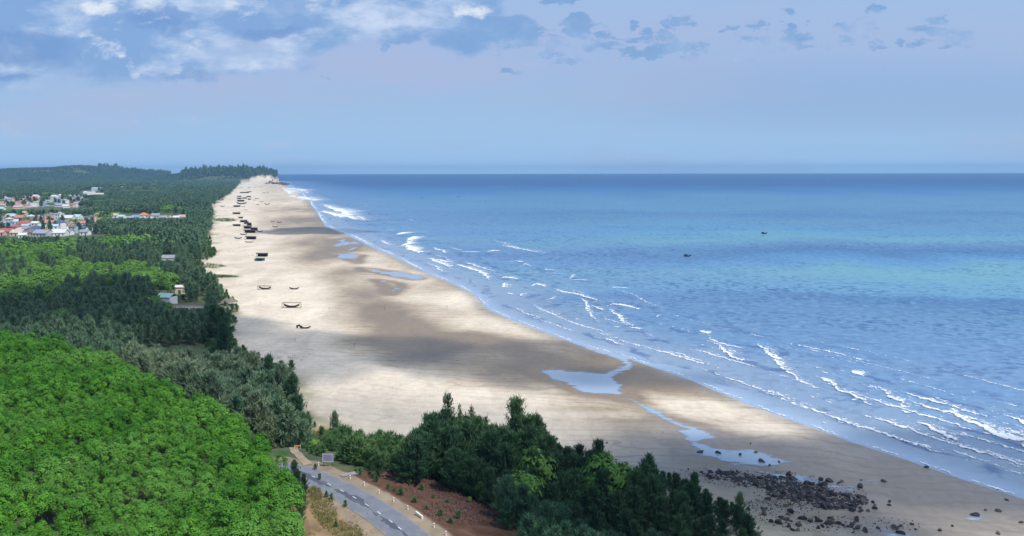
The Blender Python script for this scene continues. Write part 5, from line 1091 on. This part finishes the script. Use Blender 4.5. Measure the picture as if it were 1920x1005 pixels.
# pergola / fence in front of the trees
p = at(352, 580, 3.2); r0 = empty('pergola', (p[0], p[1], gz(p[0], p[1])), .02)
MB().box(-8.6, 8.6, -.15, .15, 2.1, 2.35).box(-8.6, 8.6, 1.7, 2.0, 2.1, 2.35).build('beam', BW, r0)
for k in range(13): MB().tube([(-8.3 + k * 1.38, 0, -.5), (-8.3 + k * 1.38, 0, 2.1)], .09).build('post', BW, r0)
MB().box(-8.6, 8.6, -.05, .05, .5, .7).box(-8.6, 8.6, -.05, .05, 1.2, 1.35).build('rail', BW, r0); tag(r0, 'long bleached wooden pergola with a rail beside the turquoise-roofed shed', 'pergola')
p = hit(355, 511); o = MB().tube([(0, 0, -.2), (.1, 0, 1.2), (-.1, 0, 2.6), (.05, 0, 3.4)], [.55, .5, .4, .2], 7).build('dead_trunk', BARK); o.location = p; tag(o, 'brown dead tree trunk standing on the sand below the sandy lane', 'tree trunk')
p = hit(320, 504); o = MB().tube([(0, 0, -.2), (.2, 0, .8), (.5, .1, 1.5)], [1.2, 1.0, .3], 8).build('brown_stack', THA); o.location = p; tag(o, 'low brown straw stack beside the sandy lane', 'straw stack')

# ------------------------------------------------------------------ boats
BTD = simple('tarred_hull', (.035, .028, .035), .6, .3, .3, 1.5, (.10, .08, .07)); BTB = simple('blue_hull', (.05, .09, .16), .6, .3, .3, 1.5); BTG = simple('green_hull', (.05, .20, .15), .6, .3, .25, 1.5); BTI = simple('boat_inside', (.22, .19, .17), .8, .1, .3, 2); BTW = simple('white_hull', (.6, .6, .58), .6, .2, .2, 1.5, (.3, .28, .26))
def hull_mb(L, B, H, rise, n=15):
    """open crescent hull with thickness; keel on z=0"""
    mb = MB(); prof = [(-1, 1), (-.92, .55), (-.62, .16), (0, 0), (.62, .16), (.92, .55), (1, 1)]; out = []; inn = []
    for i in range(n):
        u = -1 + 2 * i / (n - 1); b = B / 2 * max(.05, (1 - abs(u) ** 2.6)) ; z0 = rise * abs(u) ** 2.4 * .85; top = H + rise * abs(u) ** 2.2
        for a, z in prof: out.append((u * L / 2 * (1 + .0 * z), a * b, z0 + (top - z0) * z))
        for a, z in prof: inn.append((u * L / 2 * .975, a * b * .86, z0 + (top - z0) * z + (.07 if z < .9 else .003)))
    m = len(prof); N = n * m; f = []
    for i in range(n - 1):
        for j in range(m - 1):
            q_ = (i * m + j, i * m + j + 1, (i + 1) * m + j + 1, (i + 1) * m + j); f.append(q_); f.append(tuple(N + k for k in q_[::-1]))
        f.append((i * m, (i + 1) * m, N + (i + 1) * m, N + i * m)); f.append((i * m + m - 1, N + i * m + m - 1, N + (i + 1) * m + m - 1, (i + 1) * m + m - 1))
    for e_ in (0, n - 1):
        for j in range(m - 1): f.append((e_ * m + j, N + e_ * m + j, N + e_ * m + j + 1, e_ * m + j + 1))
    mb.add(out + inn, f); return mb
def boat_proto(L, B, H, rise, mat, name='wooden_boat'):
    r0 = empty(name); h = hull_mb(L, B, H, rise).build('hull', mat, r0); ch = [h]
    for u in (-.5, 0, .5):
        b = B * .43 * (1 - abs(u) ** 2.6); z = H * .72 + rise * abs(u) ** 2.2; ch.append(MB().box(u * L / 2 - .13, u * L / 2 + .13, -b, b, z, z + .06).build('thwart', BTI, r0))
    g_ = MB()
    for s in (-1, 1):
        pts = [(u * L / 2, s * B / 2 * max(.05, 1 - abs(u) ** 2.6) * 1.02, H + rise * abs(u) ** 2.2 + .03) for u in np.linspace(-1, 1, 15)]; g_.tube(pts, .06, 5)
    ch.append(g_.build('gunwale', DW, r0)); return r0, ch
BP = [boat_proto(6.4, 1.5, .62, 1.0, BTD), boat_proto(5.6, 1.5, .6, .7, BTB), boat_proto(5.6, 1.4, .55, .6, BTW)]
BU = [False] * 3
def boat(px, py, wpx, kind, label, group=None, rz=0.0, L0=(6.4, 5.6, 5.6), z=None, cat='boat'):
    p = hit(px, py) if z is None else at(px, py, z); sc = wpx * p[1] / F / L0[kind]; root, ch = BP[kind]
    if BU[kind]: o = copy_tree(root, ch, tuple(p + np.array([0, 0, -.03])), rz, sc)
    else: BU[kind] = True; o = root; o.location = tuple(p + np.array([0, 0, -.03])); o.rotation_euler = (0, 0, rz); o.scale = (sc,) * 3
    if o.get('group'): del o['group']
    return tag(o, label, cat, group)
def pole_rack(px, py, wpx, hpx, label, depth=2.2, mast=False):
    p = hit(px, py); D = p[1]; w = wpx * D / F; h = hpx * D / F; r0 = empty('pole_frame', (p[0], p[1], p[2]), 0)
    for sx_ in (-1, 1):
        for sy in (-1, 1): MB().tube([(sx_ * w / 2, sy * depth / 2, -.3), (sx_ * w / 2, sy * depth / 2, h)], .085, 6).build('pole', DW, r0)
    for sy in (-1, 1): MB().tube([(-w / 2 - .2, sy * depth / 2, h), (w / 2 + .2, sy * depth / 2, h)], .09, 6).build('crossbar', DW, r0)
    MB().tube([(-w / 2, -depth / 2 - .12, .35), (w / 2, -depth / 2 - .12, .35)], .07, 6).build('lower_bar', DW, r0)
    if mast: MB().tube([(0, 0, 0), (0, 0, h * 1.6)], .07, 6).build('centre_pole', DW, r0)
    tag(r0, label, 'pole frame'); return r0
boat(547, 576.5, 29, 0, 'dark crescent boat hanging inside the open rectangular pole frame'); pole_rack(547, 577.5, 34, 10.5, 'open rectangular pole frame standing round a crescent boat on the pale sand')
boat(497, 542.5, 22, 0, 'dark boat under the low pole frame with a mast'); pole_rack(495.5, 543, 23, 7, 'low pole frame with a centre mast standing over a boat near the shaded forest edge', mast=True)
boat(551.5, 542.5, 18, 0, 'small crescent boat alone on bare sand to the right of the framed boats'); b_ = boat(572, 616, 21, 0, 'dark crescent boat lying on the shadow edge, nearest of all the beached boats', rz=.12)
p = hit(561, 615.5); o = MB().tube([(-.9, 0, .0), (-.8, .2, 1.0), (0, 0, 1.35), (.9, .1, .8), (1.1, 0, .0)], [.25, .5, .42, .45, .2], 7).build('net_heap', BTD); o.location = p; tag(o, 'dark heap of nets against the bow of the nearest beached boat', 'net heap')
boat(486, 489.5, 18, 1, 'square-ended boat below the dark shed'); 
def hut(px, py, wpx, hpx, label, roofm, group=None, depth=3.5, clutter=7):
    p = hit(px, py); D = p[1]; w = wpx * D / F; h = max(2.2, hpx * D / F); r0 = empty('beach_shelter', (p[0], p[1] + depth / 2, p[2]), rng.uniform(-.1, .1))
    for sx_ in (-1, 0, 1):
        for sy in (-1, 1): MB().tube([(sx_ * w * .46, sy * depth * .42, -.3), (sx_ * w * .46, sy * depth * .42, h * .78)], .09, 5).build('post', DW, r0)
    r = MB(); n = 9; top = []
    for i in range(n):
        for j in range(3):
            x_ = -w / 2 + w * i / (n - 1); y_ = (-1 + j) * depth * .55; top.append((x_, y_, h * (.8 if j != 1 else 1.0) + random.uniform(-.12, .12)))
    f = []
    for i in range(n - 1):
        for j in range(2): f.append((i * 3 + j, (i + 1) * 3 + j, (i + 1) * 3 + j + 1, i * 3 + j + 1))
    bot = [(a, b, c - .18) for a, b, c in top]; N = len(top); f2 = [tuple(N + k for k in q_[::-1]) for q_ in f]
    rim = [(0, 1, N + 1, N), (1, 2, N + 2, N + 1)] + [(i * 3, N + i * 3, N + i * 3 + 3, i * 3 + 3) for i in range(n - 1)] + [(i * 3 + 2, i * 3 + 5, N + i * 3 + 5, N + i * 3 + 2) for i in range(n - 1)] + [((n - 1) * 3, N + (n - 1) * 3, N + (n - 1) * 3 + 1, (n - 1) * 3 + 1), ((n - 1) * 3 + 1, N + (n - 1) * 3 + 1, N + (n - 1) * 3 + 2, (n - 1) * 3 + 2)]
    mesh_np('roof', np.array(top + bot), f + f2 + rim, roofm, r0)
    c_ = MB()
    for k in range(clutter):
        x_ = random.uniform(-.42, .42) * w; s_ = random.uniform(.5, 1.0); c_.tube([(x_ - s_, 0, .3), (x_, .1, .3 + s_ * .6), (x_ + s_, 0, .3)], [.3, .5 * s_ + .2, .25], 6)
    c_.build('gear', DW, r0); MB().box(-w * .44, w * .44, depth * .36, depth * .40, .1, h * .72).build('back_wall', DK, r0); tag(r0, label, 'shelter', group); return r0
DK = simple('dark_tarp', (.05, .04, .05), .85, .1, .4, 1.2, (.11, .10, .10)); GT = simple('green_tarp', (.07, .21, .16), .7, .2, .3, 1.0)
hut(490.5, 481.5, 21, 7, 'black flat-topped shelter directly above the green one on the pale sand', DK, clutter=6)
hut(486.5, 489, 17.5, 5.5, 'green-roofed shelter just below the black one', GT, depth=2.4)
hut(469, 449, 21, 6, 'grey shelter right behind the boat with a white rim', DK, clutter=5); boat(467.5, 455, 17, 2, 'boat with a white rim in front of the grey shelter')
for (a_, b_, w_, h_, lb) in [(467.5, 437, 22, 6.5, 'widest dark shelter in the crowded middle of the boat camp'), (475, 432.5, 14, 6, 'dark shelter sticking out seaward from the boat camp'), (463, 429, 16, 6, 'dark shelter in the centre of the boat camp behind the widest one'), (466, 423.5, 9, 6, 'narrow shelter with a tall hump in the boat camp'), (456, 417, 14, 5, 'grey shelter at the upper end of the boat camp'), (461, 420, 8, 5, 'small shelter joining the upper and middle parts of the boat camp'),
     (442.5, 424, 15, 2.6, 'low long dark shelter on the forest side of the boat camp'), (450, 409.5, 9, 3, 'small dark shelter above the boat camp'), (442.5, 401.5, 15, 3.6, 'dark shelter standing alone half way up the row'), (443.5, 388, 13, 3.2, 'dark shelter with a pale boat lying to its right'), (451, 378, 14, 3.2, 'dark shelter closing the upper cluster towards the viewer'), (448, 373.5, 9, 2.5, 'landward shelter of the upper cluster'), (458, 372.5, 9, 2.2, 'middle shelter of the upper cluster'), (467, 374.5, 7, 2.2, 'seaward shelter of the upper cluster'), (448, 369.5, 9, 2, 'upper landward shelter of the upper cluster'), (466, 369.5, 9, 2, 'upper seaward shelter of the upper cluster'), (458, 362, 18, 2.2, 'long dark shelter at the top end of the row'), (467, 360.5, 9, 1.8, 'small shelter adjoining the long one at the top end of the row')]:
    hut(a_, b_, w_, h_, lb, DK if random.random() < .7 else THA, 'shelters of the beach boat camp')
for (a_, b_, w_, k_, lb) in [(446.5, 447.5, 14, 1, 'pale boat on the forest side of the shelter with the white-rimmed boat'), (457, 440.5, 13, 0, 'boat lying just in front of the crowded boat camp'), (487, 434.5, 12, 0, 'boat at the seaward tip of the boat camp'), (511, 415.5, 8, 0, 'left of the pair of small boats on the damp sand'), (524, 417.5, 10, 0, 'right of the pair of small boats on the damp sand'), (516, 426, 11, 0, 'small boat just above the dark strip of wet sand'), (456, 388, 9, 2, 'thin pale boat beside a dark shelter half way up the row'), (453, 383, 18, 1, 'long grey boat lying across the row of shelters'), (501, 383.5, 10, 0, 'boat far up the damp sand, lower of the outlying ones'), (483, 384, 6, 0, 'tiny boat between the row of shelters and the outlying boats'), (482, 373, 8, 0, 'boat on the seaward side of the upper cluster'), (477, 375.5, 6, 1, 'small boat beside the seaward end of the upper cluster'), (491, 378.5, 6, 0, 'tiny dark boat below the upper cluster on the damp sand'), (502, 360.8, 5, 0, 'farthest dark boat out on the damp sand'), (495, 362, 6, 0, 'second farthest boat out on the damp sand'), (417, 387.5, 9, 0, 'small boat close to the forest edge'), (414, 375.8, 11, 0, 'thin dark boat close under the far forest edge'), (466, 479.5, 3.5, 0, 'tiny round skiff to the landward side of the black shelter'), (474, 479.5, 4, 0, 'tiny skiff right next to the black shelter'), (461, 394, 7, 2, 'pale little boat on bare sand above the camp')]:
    boat(a_, b_, w_, k_, lb, 'boats drawn up on the beach', rng.uniform(-.15, .15))
def fishing_boat(px, py, wpx, label, mirror=1, big=True):
    p = at(px, py, 0); s = wpx * p[1] / F / 8.0; r0 = empty('fishing_boat', (p[0], p[1], -.25 * s), .1); r0.scale = (s * mirror, s, s)
    hull_mb(8.0, 2.6, 1.15, 1.5).build('hull', BTD, r0)
    cb = MB().box(-3.0, -.2, -.9, .9, .9, 2.5).build('cabin', BTD, r0); MB().box(-3.3, .1, -1.1, 1.1, 2.5, 2.65).build('cabin_roof', BTB, cb)
    for x_ in (-2.3, -1.0): MB().box(x_ - .3, x_ + .3, -.93, -.9, 1.6, 2.2).build('window', WIN, cb)
    MB().tube([(.6, 0, .6), (.6, 0, 2.6)], .07).build('mast', DW, r0); MB().tube([(1.2, -.4, .6), (2.0, 0, 1.3), (2.7, .3, 1.1)], [.3, .45, .2], 6).build('nets', BTD, r0); tag(r0, label, 'fishing boat', 'fishing boats on the sea'); return r0
fishing_boat(1289, 481, 14.5, 'larger black fishing boat with a cabin, on the dark blue band of the sea'); fishing_boat(1433, 438.5, 11.5, 'black fishing boat on turquoise water, the one farther right')
for a_, b_, w_, lb in [(791, 371.5, 4, 'tiny dark boat far out, left of a pair near the horizon'), (859, 369.5, 4, 'tiny dark boat far out, right of a pair near the horizon'), (653, 384.5, 3, 'tiny boat off the far surf, the most distant from the foam'), (692, 401.5, 3.4, 'left of two tiny boats off the end of the white surf'), (726, 402.5, 3.4, 'right of two tiny boats off the end of the white surf'), (619, 410, 3.6, 'tiny boat between the white surf and the sand, seaward one'), (603, 406.5, 3.6, 'tiny boat close to the wet sand, landward one'), (1138, 537, 3, 'small skiff on the near water beside a white crest')]:
    boat(a_, b_, w_, 0, lb, 'small boats off the beach', .1, z=0.0); 
# thin poles planted in the sand
for a_, b_, h_, lb in [(664, 654, 2.2, 'thin pole in the shaded sand right of the nearest boat'), (838, 579, 2.0, 'thin stake on the brown sand near a bright bank'), (446, 658, 2.6, 'thin pole standing near the forest edge in the shade'), (617, 581, 1.3, 'short stake to the right of the framed boat'), (440, 447, 3.2, 'tall thin pole beside the pale boat on the sand'), (721, 580, 1.6, 'faint stake on the brown tidal sand'), (489, 571, 1.8, 'thin stake between the forest and the framed boat'), (553, 640, 1.5, 'short pole in the shade below the nearest boat')]:
    p = hit(a_, b_); o = MB().tube([(0, 0, -.3), (.03, 0, h_ * .5), (.1, 0, h_)], [.07, .06, .045], 6).build('beach_pole', DW); o.location = p; tag(o, lb, 'pole', 'poles planted in the sand')

# ------------------------------------------------------------------ roadside things
PW = simple('post_white', (.72, .70, .66), .8, .15, .15, 3, (.42, .36, .28)); PR = simple('post_red', (.42, .10, .07), .7, .2)
nmp = ['guide post by the signboard, farthest up the road', 'guide post beside the concrete path', 'guide post just below the concrete path, where the rubble begins', 'fourth guide post down from the signboard', 'fifth guide post down from the signboard', 'guide post just above the fallen concrete beam', 'guide post below the fallen concrete beam', 'lowest guide post, by the bottom edge of the view']
for (a_, b_), lb in zip([(597.5, 873), (656.5, 898), (683, 910.6), (710.7, 925.5), (738, 940.5), (764.6, 955.5), (813.8, 989), (836, 1004)], nmp):
    p = hit(a_, b_); r0 = empty('guide_post', tuple(p), .5)
    MB().tube([(0, 0, -.3), (0, 0, .62), (0, 0, .70)], [.11, .11, .05], 8).build('shaft', PW, r0); MB().tube([(0, 0, .42), (0, 0, .54)], [.118, .118], 8).build('band', PR, r0); tag(r0, 'white ' + lb, 'guide post', 'guide posts along the road')
p = hit(786, 969); o = MB().box(-1.0, 1.0, -.13, .13, .28, .52).box(.78, 1.02, -.14, .14, -.2, .27).build('concrete_beam', PW); o.location = p; o.rotation_euler = (0, .06, -.95); tag(o, 'broken white concrete beam lying beside the road between two guide posts', 'concrete beam')
p = hit(870, 912); o = MB().tube([(0, 0, -.3), (0, 0, 1.2)], [.09, .07], 6).build('marker_stake', PW); o.location = p; tag(o, 'white stake standing on the rubble bank under the dark trees', 'stake')
# signboard
p = hit(615, 875); r0 = empty('signboard', tuple(p), -.06); D = p[1]; w = 20 * D / F; hb = 14.5 * D / F
SG = simple('sign_panel', (.27, .25, .35), .6, .3, .12, 1.2); SF = simple('sign_frame', (.50, .50, .55), .5, .3, .05); SL = simple('sign_lettering', (.17, .15, .26), .6, .2, .05)
pn = MB().box(-w / 2, w / 2, -.03, .03, .95, .95 + hb).build('panel', SG, r0)
MB().box(-w / 2 - .06, w / 2 + .06, -.05, .05, .95 + hb, 1.03 + hb).box(-w / 2 - .06, w / 2 + .06, -.05, .05, .87, .95).box(-w / 2 - .06, -w / 2, -.05, .05, .95, .95 + hb).box(w / 2, w / 2 + .06, -.05, .05, .95, .95 + hb).build('frame', SF, r0)
for s in (-1, 1): MB().tube([(s * w * .42, .08, -.5), (s * w * .42, .08, .95 + hb)], .055, 6).build('post', DW, r0)
lt = MB(); rl = random.Random(4)
for row, (zz, wdw, hh_) in enumerate([(.80, .62, .13), (.60, .74, .10), (.42, .70, .10), (.25, .5, .08)]):
    x_ = -w * wdw / 2
    while x_ < w * wdw / 2:
        l_ = rl.uniform(.10, .26); lt.box(x_, min(x_ + l_, w * wdw / 2 + .02), -.045, -.033, .95 + hb * zz - hh_ / 2, .95 + hb * zz + hh_ / 2); x_ += l_ + rl.uniform(.05, .09)
lt.build('lettering', SL, pn); tag(r0, 'lilac-grey information board on two posts at the bend of the road', 'signboard')
OR = simple('orange_plastic', (.70, .22, .05), .5, .3, .1)
p = hit(558, 842); r0 = empty('road_barrier', tuple(p), .2); MB().box(-.5, .5, -.05, .05, .55, .75).build('board', OR, r0)
for s in (-1, 1): MB().tube([(s * .55, 0, -.2), (s * .55, 0, .9)], .04, 5).build('leg', PW, r0)
tag(r0, 'small orange barrier at the top of the dirt track', 'barrier')
# far headland rocks
stones('headland_rocks', 'red-brown rocks at the foot of the far headland', [(520, 342, 16, 2.0, 3), (533, 344, 10, 1.4, 2), (505, 343, 12, 1.4, 1)], 260, 5, 16, RKR, z=4, flat=.6)

# ------------------------------------------------------------------ fair-weather clouds overhead (they shade beach, grove and sea)
m_, t_, o_ = newmat('cloud_body'); pos = t_.pos(); ea = t_.attr('edge'); nn_ = t_.noise(t_.mapping(pos, (.009, .009, .02)), 1, 6, .6)
al = t_.m('MULTIPLY', t_.mr(t_.m('ADD', ea, t_.m('MULTIPLY', t_.m('SUBTRACT', nn_, .5), .28)), .03, .17), t_.attr('dens'))
df = t_.new('ShaderNodeBsdfDiffuse'); df.inputs[0].default_value = (.85, .86, .88, 1); tr = t_.new('ShaderNodeBsdfTransparent'); mx = t_.new('ShaderNodeMixShader'); t_.put(mx.inputs[0], al); t_.l.new(tr.outputs[0], mx.inputs[1]); t_.l.new(df.outputs[0], mx.inputs[2]); t_.l.new(mx.outputs[0], o_.inputs[0])
CH = 850.0
def cloud(cx, cy_, rx, ry, rot, dens, label):
    nr_, ns = 14, 56; V = []; E = []; F_ = []
    off = Vector(SUN_DIR) * (CH / SUN_DIR.z)
    for side in (1, -1):
        b0 = len(V)
        for i in range(nr_):
            r_ = i / (nr_ - 1)
            for j in range(ns):
                g_ = 2 * math.pi * j / ns; wob_ = 1 + .16 * math.sin(3 * g_ + cx) + .09 * math.sin(7 * g_ + cy_); x_ = rx * r_ * wob_ * math.cos(g_); y_ = ry * r_ * wob_ * math.sin(g_)
                X_ = cx + x_ * math.cos(rot) - y_ * math.sin(rot); Y_ = cy_ + x_ * math.sin(rot) + y_ * math.cos(rot)
                th = (1 - r_ ** 2) ** .6 * min(rx, ry) * (.55 if side > 0 else .12) * (.7 + .8 * float(fbm(np.array([X_ / 26]), np.array([Y_ / 26]), 13)[0]))
                V.append((X_ + off.x, Y_ + off.y, CH + side * th)); E.append(1 - r_)
        for i in range(nr_ - 1):
            for j in range(ns):
                q_ = (b0 + i * ns + j, b0 + (i + 1) * ns + j, b0 + (i + 1) * ns + (j + 1) % ns, b0 + i * ns + (j + 1) % ns); F_.append(q_ if side > 0 else q_[::-1])
    o = mesh_np('cloud', np.array(V), np.array(F_), m_, None, True, {'edge': np.array(E), 'dens': np.full(len(V), dens)}); tag(o, label, None, None, 'stuff')
for (a_, b_, rx, ry, dn, lb) in [(560, 668, 340, 58, .42, 'grey-white cloud floating over the middle of the beach'), (950, 680, 230, 50, .36, 'wispy cloud over the wet sand'), (1200, 706, 170, 24, .36, 'small cloud over the sand bar'), (170, 615, 330, 62, .50, 'cloud over the casuarina forest behind the near hill'), (590, 433, 110, 7.5, .62, 'thin cloud over the far boats')]:
    cx, cy_, wx, wy = ell(a_, b_, rx, ry, .5); cloud(cx, cy_, wx, wy, 0, dn, lb)
cloud(105, 178, 95, 30, -.12, .42, 'broad cloud over the boulder beach'); cloud(34, 148, 52, 40, -.3, .50, 'dense cloud over the dark grove')

# ------------------------------------------------------------------ haze
m = bpy.data.materials.new('air'); m.use_nodes = True; nt = m.node_tree; nt.nodes.clear(); ou = nt.nodes.new('ShaderNodeOutputMaterial'); pv = nt.nodes.new('ShaderNodeVolumePrincipled')
pv.inputs['Color'].default_value = (.33, .62, .95, 1); pv.inputs['Density'].default_value = 7.0e-5; pv.inputs['Anisotropy'].default_value = .1
nt.links.new(pv.outputs[0], ou.inputs['Volume'])
o = MB().box(-14300, 14300, -2700, 14600, -8, 135).build('haze', m); tag(o, 'thin blue sea haze', None, None, 'stuff')
